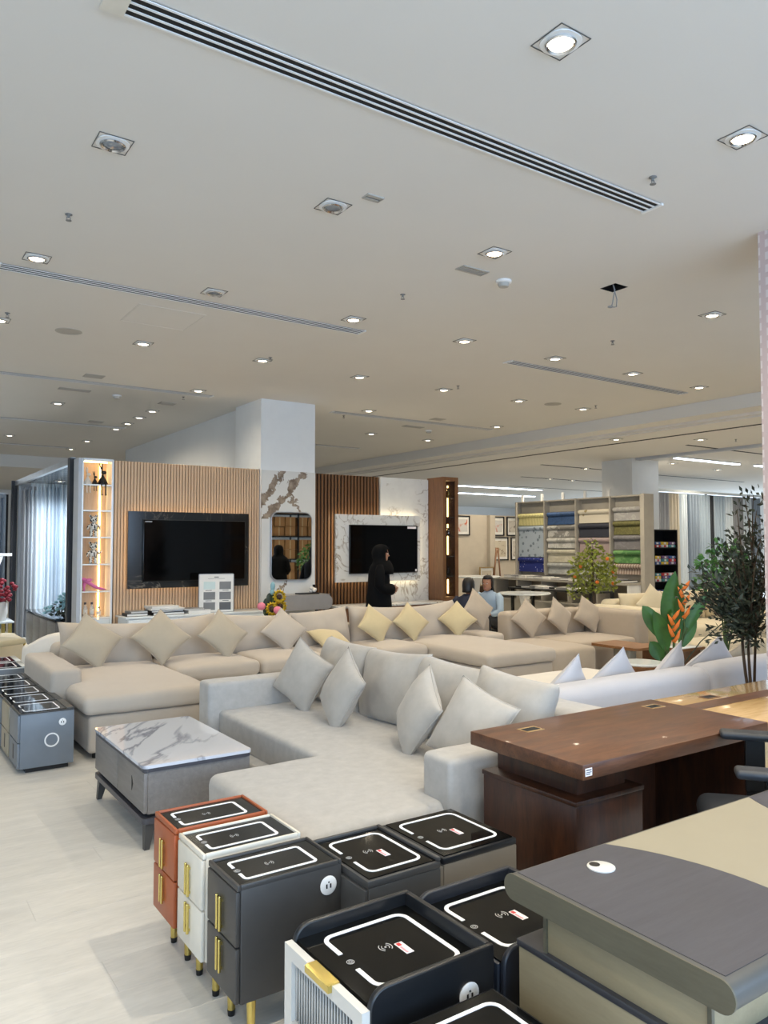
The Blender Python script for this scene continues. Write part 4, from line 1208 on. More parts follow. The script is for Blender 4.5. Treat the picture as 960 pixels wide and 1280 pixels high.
# ---- C: white sofa seen from behind
SC = thing('sofa', 'white sofa seen from behind with its chaise pointing away, beyond the wooden desks', 'sofa', (5, 3.9, 0))
def P(m): return m.xform(Matrix.Translation((-5, -3.9, 0)))
obj('backrest', P(softbox(3.62, 5.27, 3.40, 3.66, .05, .690, .085, .006, .004, 1.0)), 'white_linen', SC, True)
obj('backrest', P(softbox(5.285, 6.5, 3.40, 3.66, .05, .698, .085, .006, .004, 2.0)), 'white_linen', SC, True)
obj('seat', P(softbox(3.64, 6.48, 3.67, 4.40, .06, .425, .05, .02, .004, 3.0)), 'offwhite_plush', SC, True)
obj('chaise', P(softbox(4.5, 5.84, 4.40, 5.14, .06, .425, .05, .02, .004, 4.0)), 'offwhite_plush', SC, True)
for sx, sy in ((3.7, 3.5), (6.4, 3.5), (4.6, 5.05), (5.75, 5.05), (3.75, 4.3), (6.4, 4.3)):
    obj('leg', P(MB().cyl(sx, sy, 0, .07, .025, n=10)), 'black_plastic', SC)
G = 'white pillows on the white sofa'
for k, (x, lab, yw, w) in enumerate(((4.14, 'white pillow at the left end of the white sofa, its tip just above the back', 8, .38), (4.64, 'white pillow second along the back of the white sofa', -6, .40),
                           (5.30, 'white pillow behind the heliconia stems on the white sofa', 10, .40), (5.88, 'white pillow at the right part of the white sofa, left of the olive trunk', -16, .42))):
    throw((x, 3.83, .555), w + .06, .14, 'white_linen', lab, 180 + yw, -22, 45, 20.0 + k, G)
throw((6.34, 3.88, .58), .38, .13, 'sand_pillow', 'sand pillow at the far right of the white sofa, behind the olive foliage', 170, -28, 36, 26.0, G)

# ---- D: taupe sofa further back
SD = thing('sofa', 'taupe L-shaped sofa with low square arm in front of the seated people', 'sofa', (7.6, 6.9, 0))
def P(m): return m.xform(Matrix.Translation((-7.6, -6.9, 0)))
obj('backrest', P(softbox(6.85, 8.28, 7.26, 7.52, .05, .745, .06, .006, .004, 1.0)), 'taupe_linen', SD, True)
obj('armrest', P(softbox(8.29, 8.55, 6.42, 7.52, .05, .745, .06, .006, .004, 2.0)), 'taupe_linen', SD, True)
obj('seat', P(softbox(7.18, 8.28, 6.42, 7.26, .06, .425, .05, .015, .004, 3.0)), 'taupe_linen', SD, True)
obj('chaise', P(softbox(6.40, 7.17, 6.12, 7.17, .06, .425, .06, .02, .004, 4.0)), 'taupe_linen', SD, True)
for sx, sy in ((6.5, 6.2), (7.1, 6.2), (8.45, 6.5), (8.45, 7.4), (6.95, 7.4)):
    obj('leg', P(MB().cyl(sx, sy, 0, .07, .025, n=10)), 'black_plastic', SD)
G = 'throw pillows on the taupe sofa'
for k, (x, y_, lab, yw) in enumerate(((7.08, 7.15, 'taupe throw pillow at the left end of the taupe sofa', -12), (7.62, 7.13, 'taupe throw pillow in the middle of the taupe sofa', 6), (8.16, 7.11, 'taupe throw pillow near the right arm of the taupe sofa', -10))):
    throw((x, y_, .67), .38, .14, 'taupe_linen', lab, yw, -18, 45 - k * 5, 30.0 + k, G)

# ---- E: cream sofa at the far right, with an ottoman
SE = thing('sofa', 'cream sofa with loose back cushions at the far right behind the heliconia', 'sofa', (10.4, 7.1, 0))
def P(m): return m.xform(Matrix.Translation((-10.4, -7.1, 0)))
obj('armrest', P(softbox(8.80, 9.14, 6.45, 7.75, .05, .74, .08, .006, .005, 1.0)), 'cream_linen', SE, True)
obj('armrest', P(softbox(12.1, 12.4, 6.45, 7.75, .05, .70, .08, .006, .005, 2.0)), 'cream_linen', SE, True)
obj('backrest', P(softbox(9.15, 12.09, 7.50, 7.78, .05, .80, .08, .006, .005, 3.0)), 'cream_linen', SE, True)
for k in range(3):
    a = 9.16 + k * .98
    obj('seat_cushion', P(softbox(a, a + .965, 6.45, 7.40, .25, .46, .06, .025, .006, 4.0 + k)), 'cream_linen', SE, True)
    back_cushion(SE, 'cream_linen', (a + .49 - 10.4, .27, .68), .98, .46, .25, 0, -14, 40.0 + k)
obj('base', P(MB().box(9.15, 12.09, 6.5, 7.5, .05, .25)), 'cream_linen', SE)
OT = obj('ottoman', softbox(8.30, 9.55, 5.35, 5.95, .0, .43, .07, .025, .006, 5.0), 'cream_linen', None, True)
tag(OT, 'cream ottoman bench in front of the cream sofa', 'ottoman')
for k, (x, y_, lab, yw) in enumerate(((9.45, 7.02, 'cream throw pillow leaning at the left end of the cream sofa', -20), (10.9, 7.02, 'cream throw pillow standing in the middle of the cream sofa', 5))):
    throw((x, y_, .755), .44, .15, 'cream_linen', lab, yw, -18, 45, 50.0 + k, 'pillows on the cream sofa')
T2 = thing('pillow_stool', 'round off-white upholstered stool right of the heliconia', 'stool', (7.62, 4.75, 0))
obj('seat', MB().lathe([(0, .02), (.30, .02), (.33, .06), (.33, .34), (.30, .40), (0, .415)], 28), 'offwhite_plush', T2, 50)

# ---- small tables
t = thing('side_table', 'wood-topped side table with a beige block leg beside the taupe sofa', 'table', (7.53, 6.0, 0))
obj('tabletop', MB().prism(rrect(-.24, .24, -.34, .34, .05, 4), .40, .43), 'table_wood', t, 30)
obj('leg', MB().prism(rrect(-.10, .06, -.12, .12, .04, 4), .03, .40), 'sage_laminate', t, 30)
obj('foot_plate', MB().prism(rrect(-.2, .2, -.26, .26, .05, 4), 0, .03), 'charcoal_paint', t, 30)
t = thing('side_table', 'long low wooden table with a white top half behind the wood-topped side table', 'table', (8.02, 5.75, 0))
obj('tabletop', MB().box(-.15, .45, -.28, .34, .37, .40, .004), 'table_wood', t, 35)
obj('white_top', MB().box(-.14, .25, -.27, .06, .40, .408, .003), 'white_gloss', t, 35)
obj('body', MB().box(-.12, .42, -.22, .30, .05, .37), 'cabinet_wood', t)
obj('foot_plate', MB().box(-.1, .4, -.2, .28, 0, .05), 'black_plastic', t)
t = thing('round_table', 'small round white-topped table left of the heliconia stems', 'table', (6.34, 4.86, 0))
obj('tabletop', MB().lathe([(0, .44), (.20, .44), (.21, .452), (.20, .465), (0, .465)], 28), 'white_gloss', t, 40)
obj('rim', MB().lathe([(.195, .42), (.205, .42), (.205, .44), (.195, .44)], 28), 'table_wood', t, 40)
obj('drum', MB().lathe([(0, .0), (.16, .0), (.19, .30), (.195, .42), (0, .42)], 24), 'table_wood', t, 40)
# white upholstered round chair and fabrics behind the left end of the beige sofa
t = thing('tub_chair', 'white rounded tub chair behind the left arm of the beige sofa', 'armchair', (1.72, 8.52, 0))
obj('seat', softbox(-.26, .26, -.28, .22, .12, .43, .07, .02), 'offwhite_plush', t, True)
tb = MB(); n = 18; vs = []; fs = []
for i in range(n + 1):
    a = PI * (1.12) * i / n - PI * .06
    for k, (rr, zz) in enumerate(((.30, .10), (.36, .12), (.375, .5), (.36, .70), (.325, .74), (.285, .70), (.28, .12))):
        hgt = zz if zz < .3 else zz - .14 * abs(math.cos(a)) ** 3
        vs.append((rr * math.cos(a), -.02 + rr * math.sin(a) * -1, hgt))
for i in range(n):
    for k in range(7):
        fs.append((i * 7 + k, i * 7 + (k + 1) % 7, (i + 1) * 7 + (k + 1) % 7, (i + 1) * 7 + k))
fs += [tuple(range(7)), tuple(n * 7 + k for k in range(6, -1, -1))]
obj('tub_back', tb.add(vs, fs), 'offwhite_plush', t, True)
obj('plinth', MB().cyl(0, -.02, 0, .12, .26, n=20), 'black_plastic', t, 40)
lb_ = obj('upholstered_bench', softbox(.78, 1.75, 10.55, 11.5, 0, .43, .08, .02, .01, 8.0), 'cream_linen', None, True)
tag(lb_, 'cream upholstered bench at far left behind the white tub chair', 'bench')
# ================================================================== TELEVISION WALL
# ---- lit display niche at the left end of the partition
NI = thing('display_niche', 'tall white lit display niche with glass-edged shelves at the left end of the slat wall', 'shelf unit', (2.24, 10.04, 0))
wN, dN = .37, .25
obj('side_panel', MB().box(-.04, .012, -.01, dN, 0, 2.695), 'grey_wall_paint', NI)
obj('side_panel', MB().box(wN - .012, wN + .012, -.03, dN, 0, 2.695), 'white_gloss', NI)
obj('front_edge', MB().box(.0, .018, -.03, -.01, 0, 2.695), 'white_gloss', NI)
obj('back_panel', MB().box(.012, wN - .012, dN - .02, dN, 0, 2.68), 'oak_slat', NI)
obj('top_panel', MB().box(.012, wN - .012, -.03, dN, 2.665, 2.695), 'white_gloss', NI)
SHZ = [.70, 1.03, 1.37, 1.71, 2.045, 2.37]
for z in SHZ: obj('shelf', MB().box(.013, wN - .013, -.025, dN - .02, z - .016, z), 'white_gloss', NI)
obj('led_strip', MB().box(wN - .10, wN - .085, dN - .032, dN - .021, .04, .68), 'led_warm', NI)
for a, b in zip(SHZ, SHZ[1:] + [2.665]): obj('led_strip', MB().box(wN - .10, wN - .085, dN - .032, dN - .021, a + .005, b - .02), 'led_warm', NI)
obj('led_strip', MB().box(.03, wN - .03, .10, .115, 2.655, 2.664), 'led_warm', NI)
obj('lower_door', MB().box(.02, wN - .013, -.02, 0, .06, .68, .003), 'white_gloss', NI)
def rabbit(x, z, k, mat, label):
    """long-eared ornament sitting on a shelf edge, legs dangling"""
    t = thing('rabbit_figurine', label, 'figurine', (x, 10.04 + .03, z), 0, 'long-eared sitting ornaments')
    t.scale = (k, k, k)
    obj('body', MB().lathe([(0, .002), (.075, .002), (.07, .03), (.045, .10), (.022, .165), (.016, .19), (0, .192)], 14), mat, t, True)
    hd = obj('head', MB().sphere((.018, 0, .225), .052, .038, .036), mat, t, True)
    for px, pz in (((-.055), .40), (-.005, .40)):
        obj('ear', MB().tube([(-.012, 0, .25), (-.012 + (px + .012) * .5, 0, .31), (px, 0, .375), (px - .003, 0, pz)], [.010, .014, .010, .003], 8), mat, hd, True)
    for s in (-.035, .035):
        obj('leg', MB().tube([(s, -.02, .02), (s, -.085, .012), (s, -.092, -.03), (s, -.092, -.17), (s + .006, -.098, -.195)], [.014, .013, .011, .012, .017], 8), mat, t, True)
    for s in (-1, 1):
        obj('arm', MB().tube([(s * .022, 0, .15), (s * .06, -.01, .08), (s * .085, -.015, .012)], [.008, .008, .010], 8), mat, t, True)
rabbit(2.50, 2.37, .70, 'black_paint', 'large black long-eared ornament sitting on the top niche shelf')
rabbit(2.405, 2.37, .42, 'black_paint', 'small black long-eared ornament sitting left of the large one')
rabbit(2.32, 2.37, .55, 'figure_white', 'white long-eared ornament sitting at the left of the top niche shelf')
def bear(x, z, label, wave=False):
    t = thing('bear_figurine', label, 'figurine', (x, 10.04 + .12, z), 0, 'black-spotted white bear ornaments')
    obj('body', MB().lathe([(0, .09), (.04, .092), (.052, .12), (.045, .165), (.02, .18), (0, .18)], 14), 'spotted_white', t, True)
    h = obj('head', MB().sphere((0, 0, .22), .048, .045, .045), 'spotted_white', t, True)
    for s in (-1, 1):
        obj('ear', MB().sphere((s * .038, 0, .262), .019, .012, .019, 8, 6), 'spotted_white', h, True)
        obj('leg', MB().tube([(s * .025, 0, .10), (s * .028, -.003, .03), (s * .03, -.015, .006)], [.022, .02, .018], 8), 'spotted_white', t, True)
        end = (s * .10, -.01, .16) if (wave and s > 0) else (s * .075, -.02, .09)
        obj('arm', MB().tube([(s * .04, 0, .155), (s * .07, -.01, .13), end], [.014, .013, .012], 8), 'spotted_white', t, True)
bear(2.42, 1.71, 'black-spotted white bear ornament on the upper of two bear shelves')
bear(2.42, 1.37, 'black-spotted white bear ornament with one arm raised on the lower bear shelf', True)
sh = thing('pink_shoe', 'shiny pink heeled shoe on the niche shelf', 'shoe', (2.42, 10.12, 1.03)); sh.scale = (1.25, 1.25, 1.15)
m = MB(); vs = []; prof = [(-.10, .085, .028, .05), (-.06, .075, .032, .055), (0, .03, .036, .05), (.05, .01, .042, .035), (.10, .005, .03, .022), (.125, .006, .006, .01)]
for x, zb, hw, hh in prof:
    for k in range(8):
        a = 2 * PI * k / 8; vs.append((x, hw * math.cos(a), zb + hh * (.5 + .5 * math.sin(a))))
m.add(vs, [(i * 8 + k, i * 8 + (k + 1) % 8, i * 8 + 8 + (k + 1) % 8, i * 8 + 8 + k) for i in range(5) for k in range(8)] + [tuple(range(8)), tuple(40 + k for k in range(7, -1, -1))])
obj('upper', m, 'pink_satin', sh, True)
obj('heel', MB().tube([(-.085, 0, .085), (-.09, 0, .04), (-.088, 0, 0)], [.022, .011, .009], 8), 'pink_satin', sh, True)
obj('bow', MB().sphere((-.05, -.035, .12), .032, .012, .02, 8, 6).sphere((-.10, -.03, .13), .03, .012, .018, 8, 6), 'pink_satin', sh, True)
def bottle(x, z, hgt, label, yoff=.12):
    t = thing('bottle', label, 'bottle', (x, 10.04 + yoff, z), 0, 'small bottles in the bottom of the niche')
    obj('body', MB().lathe([(0, 0), (.026, 0), (.028, hgt * .1), (.028, hgt * .6), (.012, hgt * .78), (.012, hgt * .88), (0, hgt * .88)], 14), 'clear_glass', t, True)
    obj('label', MB().lathe([(.0285, hgt * .2), (.029, hgt * .22), (.029, hgt * .5), (.0285, hgt * .52)], 14), 'figure_white', t, True)
    obj('cap', MB().cyl(0, 0, hgt * .86, hgt, .014, n=12), 'bottle_cap', t, 40)
bottle(2.335, .70, .185, 'tall clear bottle at the left in the bottom of the lit niche')
bottle(2.415, .70, .185, 'tall clear bottle in the middle of the bottom of the lit niche')
bottle(2.50, .70, .125, 'short clear bottle at the right in the bottom of the lit niche')

# ---- first television on its black marble panel
t = thing('television_backboard', 'black marble television panel with a warm light strip behind it on the pale slats', 'wall panel', (2.785, 9.955, 1.05))
W_, H_ = 1.65, .99
obj('slab', MB().box(0, W_, -.05, -.015, 0, H_, .002), 'black_marble', t)
obj('bracket', MB().box(.1, W_ - .1, -.015, .057, .1, H_ - .1), 'black_plastic', t)
obj('led_strip', MB().box(.02, .03, -.014, .01, .03, H_ - .03), 'led_panel', t)
obj('led_strip', MB().box(.03, W_ - .6, -.014, .01, .02, .03), 'led_panel', t)
obj('led_strip', MB().box(.03, W_ - .03, -.014, .01, H_ - .03, H_ - .02), 'led_panel', t)
def television(x, y_, z, w, h, label):
    t = thing('television', label, 'television', (x, y_, z))
    obj('bezel', MB().box(0, w, -.035, -.0005, 0, h, .004), 'tv_bezel', t, 35)
    obj('screen', MB().box(.008, w - .008, -.037, -.034, .014, h - .008), 'tv_screen', t)
    return t
tv = television(2.965, 9.90, 1.135, 1.40, .80, 'large black television mounted on the black marble panel')
obj('sticker', MB().box(.02, .11, -.0385, -.037, .765, .78), 'grey_plastic', tv)
# ---- second television
t = thing('television_backboard', 'white marble television panel with glowing edges behind the standing woman', 'wall panel', (5.82, 9.97, 1.05))
W_, H_ = 1.56, 1.02
obj('slab', MB().box(0, W_, -.10, -.06, 0, H_, .002), 'white_marble', t)
obj('bracket', MB().box(.12, W_ - .12, -.06, .028, .12, H_ - .12), 'white_plastic', t)
obj('led_strip', MB().box(.02, .03, -.055, -.035, .03, H_ - .03), 'led_white', t)
obj('led_strip', MB().box(W_ - .03, W_ - .02, -.055, -.035, .03, H_ - .03), 'led_white', t)
obj('led_strip', MB().box(.03, W_ - .03, -.055, -.035, .02, .03), 'led_white', t)
obj('led_strip', MB().box(.03, W_ - .03, -.055, -.035, H_ - .03, H_ - .02), 'led_white', t)
tv = television(6.04, 9.865, 1.175, 1.26, .74, 'black television on the white marble panel with a white label in its corner')
obj('sticker', MB().box(1.06, 1.23, -.0385, -.037, .69, .725), 'sticker_white', tv, label='white label')
obj('sticker', MB().box(1.21, 1.242, -.0385, -.037, .02, .055), 'sticker_white', tv)
# ---- wall mirror
t = thing('wall_mirror', 'rounded rectangular wall mirror on the marble column', 'mirror', (4.79, 9.972, 1.10))
W_, H_ = .665, .985
pts = rrect(0, W_, 0, H_, .11, 7)
obj('frame', MB().prism(pts, -.03, -.001, 'XZ'), 'aluminium', t, 30)
obj('mirror_glass', MB().prism(rrect(.014, W_ - .014, .014, H_ - .014, .10, 7), -.033, -.03, 'XZ'), 'mirror_glass', t, 30)

# ---- wooden display cabinet at the right end
t = thing('display_cabinet', 'tall brown wooden display cabinet with lit slot at the right end of the marble wall', 'cabinet', (7.655, 9.62, 0))
W_, D_, H_ = .31, .42, 2.70
obj('side_panel', MB().box(0, .03, 0, D_, 0, H_), 'cabinet_wood', t)
obj('side_panel', MB().box(W_ - .045, W_, 0, D_, 0, H_), 'cabinet_wood', t)
obj('back_panel', MB().box(.03, W_ - .045, D_ - .02, D_, 0, H_), 'walnut_side', t)
obj('top_panel', MB().box(.03, W_ - .045, 0, D_ - .02, H_ - .06, H_), 'cabinet_wood', t)
obj('base_panel', MB().box(.03, W_ - .045, 0, D_ - .02, 0, .78), 'cabinet_wood', t)
for z in (1.10, 1.42, 1.74, 2.05, 2.36): obj('shelf', MB().box(.03, W_ - .045, .03, D_ - .02, z, z + .012), 'clear_glass', t)
obj('led_strip', MB().box(W_ - .058, W_ - .0455, .20, .222, .82, 1.05), 'led_warm', t)
obj('led_strip', MB().box(W_ - .058, W_ - .0455, .20, .222, 1.45, 1.95), 'led_warm', t)
obj('led_strip', MB().box(W_ - .058, W_ - .0455, .20, .222, 2.07, 2.58), 'led_warm', t)
obj('door_glass', MB().box(.03, W_ - .045, .004, .010, .80, H_ - .07), 'smoke_glass', t)
obj('door_frame', MB().box(.03, .05, -.004, .018, .79, H_ - .06).box(W_ - .07, W_ - .045, -.004, .018, .79, H_ - .06), 'cabinet_wood', t)
for z, hh, lab in ((2.373, .16, 'small gilt vase on the top glass shelf of the wooden cabinet'), (1.755, .13, 'small silver vase on the middle glass shelf of the wooden cabinet'), (1.113, .15, 'dark little vase on the lowest glass shelf of the wooden cabinet')):
    v = obj('vase', MB().lathe([(0, 0), (.03, 0), (.045, hh * .4), (.02, hh * .75), (.026, hh), (0, hh)], 14), 'brushed_gold' if z > 2 else ('chrome' if z > 1.5 else 'black_plastic'), None, True, loc=(7.655 + .20, 9.62 + .12, z))
    tag(v, lab, 'vase')

# ---- low consoles and what stands on them
t = thing('tv_console', 'long white glossy television console under the pale slat wall', 'console', (2.66, 9.52, 0))
obj('worktop', MB().box(0, 1.96, 0, .46, .70, .725, .003), 'white_gloss', t, 35)
obj('body', MB().box(.03, 1.93, .02, .45, .08, .70), 'white_gloss', t)
for k in range(3): obj('door', MB().box(.035 + k * .632, .035 + k * .632 + .626, 0.002, .02, .09, .69, .003), 'white_gloss', t, 35)
obj('plinth', MB().box(.06, 1.9, .05, .42, 0, .08), 'charcoal_paint', t)
t = thing('tv_console', 'white marble-topped console along the wall behind the standing woman', 'console', (5.62, 9.45, 0))
obj('worktop', MB().box(0, 2.0, 0, .40, .70, .73, .003), 'white_marble', t, 35)
obj('body', MB().box(.03, 1.97, .02, .39, .06, .70), 'cabinet_wood', t)
for k in range(3): obj('door', MB().box(.035 + k * .645, .035 + k * .645 + .638, 0.002, .02, .07, .69, .003), 'cabinet_wood', t, 35)
obj('plinth', MB().box(.06, 1.94, .05, .36, 0, .06), 'charcoal_paint', t)
def book(x, y_, z, w, d, h, mat, label, rz=0.0, g='catalogues on the white console'):
    t = thing('book', label, 'book', (x, y_, z), R(rz), g)
    obj('cover', MB().box(-w / 2, w / 2, -d / 2, d / 2, 0, .004).box(-w / 2, w / 2, -d / 2, d / 2, h - .004, h).box(-w / 2, -w / 2 + .004, -d / 2, d / 2, .004, h - .004), mat, t)
    obj('pages', MB().box(-w / 2 + .005, w / 2 - .006, -d / 2 + .005, d / 2 - .005, .0042, h - .0042), 'paper', t)
z = .7255
book(2.83, 9.72, z, .26, .22, .035, 'book_black', 'dark catalogue lying alone at the left end of the white console')
book(2.85, 9.73, z + .036, .22, .2, .025, 'book_grey', 'grey catalogue on top of the lone dark one at the console left end', 6)
book(3.22, 9.72, z, .40, .26, .035, 'book_black', 'black catalogue at the bottom of the console stack')
book(3.20, 9.73, z + .036, .42, .26, .025, 'book_black', 'thick dark catalogue second from the bottom of the console stack', 3)
book(3.21, 9.72, z + .062, .43, .27, .022, 'book_white', 'white catalogue second from the top of the console stack', -3)
book(3.17, 9.73, z + .085, .36, .25, .028, 'book_white', 'white catalogue topmost of the console stack', 5)
book(3.62, 9.70, z, .30, .24, .045, 'book_white', 'white catalogue lying right of the console stack')
book(3.57, 9.71, z + .046, .26, .22, .02, 'book_grey', 'grey catalogue on the white one beside the sample board', -8)
# sample board on an easel foot
t = thing('sample_board', 'white board with grey fabric swatches standing on the console', 'sign', (3.87, 9.66, .7255), R(-14))
bd = obj('board', MB().prism(rrect(-.225, .225, 0.0, .50, .012, 3), -.012, .0, 'XZ'), 'paper', t, 30)
obj('board_edge', MB().ribbon(rrect(-.225, .225, 0, .50, .012, 3), .010, -.013, .0005, True).xform(Matrix(((1, 0, 0, 0), (0, 0, 1, 0), (0, 1, 0, 0), (0, 0, 0, 1)))), 'grey_plastic', t)
obj('stand_foot', MB().box(-.06, .06, 0, .12, 0, .008).box(-.015, .015, 0.0, .014, 0, .3), 'grey_plastic', t)
for (a, b, m) in ((-.165, .30, 'swatch_light'), (.04, .30, 'swatch_grey'), (-.165, .165, 'swatch_grey'), (.04, .165, 'swatch_grey'), (-.165, .03, 'swatch_grey'), (.04, .03, 'swatch_dark')):
    obj('swatch', MB().box(a, a + .15, -.0145, -.012, b, b + .10), m, bd)
pr = MB().box(-.03, .03, -.0128, -.012, .455, .465).box(-.11, .11, -.0128, -.012, .438, .441)
for a, b in ((-.14, .282), (.08, .282), (-.14, .147), (.08, .147)): pr.box(a, a + .08, -.0128, -.012, b, b + .007)
obj('print', pr, 'print_dark', bd)

# ---- grey console table below the mirror
t = thing('console_table', 'grey rounded console table on slim legs below the wall mirror', 'console', (5.10, 9.52, 0))
obj('drawer_box', MB().prism(rrect(-.42, .46, .70, .905, .09, 6), 0, .34, 'XZ'), 'console_grey', t, 30)
obj('top_panel', MB().box(-.38, .42, .0, .34, .905, .912), 'console_grey', t)
for sx in (-.33, .37):
    for sy in (.04, .30): obj('leg', MB().box(sx - .016, sx + .016, sy - .016, sy + .016, 0, .705), 'dark_metal', t)
obj('lower_shelf', MB().box(-.33, .37, .03, .31, .30, .315), 'clear_glass', t)
o = thing('ornament', 'white flower ornament on a dark plate on the grey console table', 'ornament', (5.28, 9.68, .9125))
obj('plate', MB().box(-.2, .12, -.07, .07, 0, .018, .004), 'black_plastic', o, 35)
for k in range(5):
    a = 2 * PI * k / 5
    obj('petal', MB().sphere((.05 + .03 * math.cos(a), 0 + .02 * math.sin(a), .06 + .02 * math.sin(a * 2)), .035, .02, .026, 8, 6), 'figure_white', o, True)
obj('support', MB().box(.07, .11, .03, .05, .018, .13), 'black_plastic', o)

def flower_head(parent, c, r, petal, heart, n=14, tilt=(0.0, 0.0)):
    h = obj('flower', MB().lathe([(0, -.006), (r * .34, -.004), (r * .32, .008), (0, .014)], 12).xform(Matrix.Translation(c) @ Matrix.Rotation(R(78 + tilt[0]), 4, 'X') @ Matrix.Rotation(R(tilt[1]), 4, 'Y')), heart, parent, True)
    m = MB()
    for k in range(n):
        a = 2 * PI * k / n
        m.add([(r * .36 * math.cos(a), r * .36 * math.sin(a), 0), (r * .72 * math.cos(a - .32), r * .72 * math.sin(a - .32), .008), (r * math.cos(a), r * math.sin(a), .002), (r * .72 * math.cos(a + .32), r * .72 * math.sin(a + .32), .008), (r * .7 * math.cos(a), r * .7 * math.sin(a), -.004)], [(0, 1, 2, 3), (0, 4, 1), (1, 4, 2), (2, 4, 3), (3, 4, 0)])
    m.xform(Matrix.Translation(c) @ Matrix.Rotation(R(78 + tilt[0]), 4, 'X') @ Matrix.Rotation(R(tilt[1]), 4, 'Y'))
    obj('petals', m, petal, h, True)
t = thing('sunflower_bouquet', 'bouquet of yellow sunflowers and pink blooms behind the beige sofa', 'flowers', (4.34, 8.9, 0))
obj('vase', MB().lathe([(0, 0), (.09, 0), (.12, .2), (.10, .42), (.07, .52), (.08, .56), (0, .56)], 20), 'pot_white', t, True)
obj('stems', MB().tube([(0, 0, .5), (.02, -.02, .7), (.04, -.03, .84)], .008).tube([(0, 0, .5), (.03, -.02, .75)], .008).tube([(0, 0, .5), (-.06, -.02, .70)], .008).tube([(0, 0, .5), (-.14, 0, .76)], .006).tube([(0, 0, .5), (0, -.04, .68)], .006).tube([(0, 0, .5), (-.02, .02, 1.02)], .006), 'stem_green', t, True)
for c in ((.05, -.05, .95), (.05, -.07, .835), (-.06, -.07, .80)): flower_head(t, c, .10, 'petal_yellow', 'flower_brown')
for c in ((-.19, -.03, .84), (-.01, -.12, .79)):
    obj('pink_bloom', MB().sphere(c, .055, .05, .05, 10, 7), 'petal_pink', t, True)
for k in range(9):
    a = 2 * PI * k / 9; c = (.0 + .10 * math.cos(a), .03, .82 + .12 * math.sin(a))
    obj('leaf', MB().sphere(c, .045, .01, .075, 8, 6), 'leaf_dark', t, True)
obj('lilac_spray', MB().sphere((-.01, .02, 1.08), .035, .03, .06, 8, 6).sphere((-.02, .02, 1.01), .03, .03, .04, 8, 6), 'petal_blue', t, True)
# ================================================================== PEOPLE
def skin_body(name, joints, edges, mat, parent, sub=1):
    """one continuous figure grown round a joint skeleton: joints {key: (x,y,z,r)}; the first key is the root"""
    keys = list(joints); idx = {k: i for i, k in enumerate(keys)}
    me = bpy.data.meshes.new(name)
    me.from_pydata([joints[k][:3] for k in keys], [(idx[a], idx[b]) for a, b in edges], [])
    o = bpy.data.objects.new(name, me); C.objects.link(o)
    if parent: o.parent = parent
    md = o.modifiers.new('skin', 'SKIN'); md.use_smooth_shade = True
    for k in keys:
        r = joints[k][3]; s = me.skin_vertices[0].data[idx[k]]
        s.radius = (r, r) if not isinstance(r, tuple) else r
        s.use_root = (k == keys[0])
    ss = o.modifiers.new('subdivide', 'SUBSURF'); ss.levels = sub; ss.render_levels = sub
    me.materials.append(MATS[mat])
    return o
def loft(rings, n=20, capb=True):
    """rings: (cx, cy, z, rx, ry)"""
    m = MB()
    vs = [(cx + rx * math.cos(2 * PI * k / n), cy + ry * math.sin(2 * PI * k / n), z) for cx, cy, z, rx, ry in rings for k in range(n)]
    fs = [(i * n + k, i * n + (k + 1) % n, (i + 1) * n + (k + 1) % n, (i + 1) * n + k) for i in range(len(rings) - 1) for k in range(n)]
    fs += [tuple(range(n - 1, -1, -1)), tuple((len(rings) - 1) * n + k for k in range(n))]
    return m.add(vs, fs)
def hand(J, E, key, wrist, d, side, down):
    """palm, four unequal bent fingers and a thumb leaving the side of the palm"""
    w = Vector(wrist); d = Vector(d).normalized(); side = Vector(side).normalized(); down = Vector(down).normalized()
    palm = w + d * .05
    J[key + 'palm'] = (*palm, .024); E.append((key + 'wrist', key + 'palm'))
    for i, ln in enumerate((.062, .072, .066, .050)):
        b = palm + d * .035 + side * (.027 - i * .018)
        m_ = b + d * ln * .5 + down * .012; t_ = m_ + d * ln * .35 + down * .022
        for nm, p, r in (('a', b, .0095), ('b', m_, .0085), ('c', t_, .007)):
            J[f'{key}f{i}{nm}'] = (*p, r)
        E += [(key + 'palm', f'{key}f{i}a'), (f'{key}f{i}a', f'{key}f{i}b'), (f'{key}f{i}b', f'{key}f{i}c')]
    a = palm + side * .036 - d * .01; b = a + side * .018 + d * .03 + down * .01; c = b + d * .024
    for nm, p, r in (('a', a, .011), ('b', b, .0095), ('c', c, .008)): J[f'{key}t{nm}'] = (*p, r)
    E += [(key + 'palm', key + 'ta'), (key + 'ta', key + 'tb'), (key + 'tb', key + 'tc')]
def head_mesh(c, k=1.0):
    """head facing +X: skull, jaw, nose, ears"""
    cx, cy, cz = c
    rings = []
    for z, x, rx, ry in ((-.115, .03, .012, .012), (-.108, .028, .036, .034), (-.09, .020, .060, .050), (-.06, .008, .080, .062), (-.02, 0, .092, .071), (.03, -.004, .098, .076), (.07, -.008, .090, .070), (.10, -.010, .062, .050), (.115, -.010, .02, .016)):
        rings.append((cx + x * k, cy, cz + z * k, rx * k, ry * k))
    m = loft(rings, 18)
    m.add([(cx + p[0] * k, cy + p[1] * k, cz + p[2] * k) for p in ((.086, 0, .022), (.082, -.016, -.028), (.082, .016, -.028), (.116, 0, -.022), (.084, 0, -.036))], [(0, 1, 3), (0, 3, 2), (1, 4, 3), (3, 4, 2), (0, 2, 4, 1)])
    for s in (-1, 1): m.sphere((cx - .005 * k, cy + s * .075 * k, cz - .01 * k), .018 * k, .008 * k, .030 * k, 8, 6)
    return m
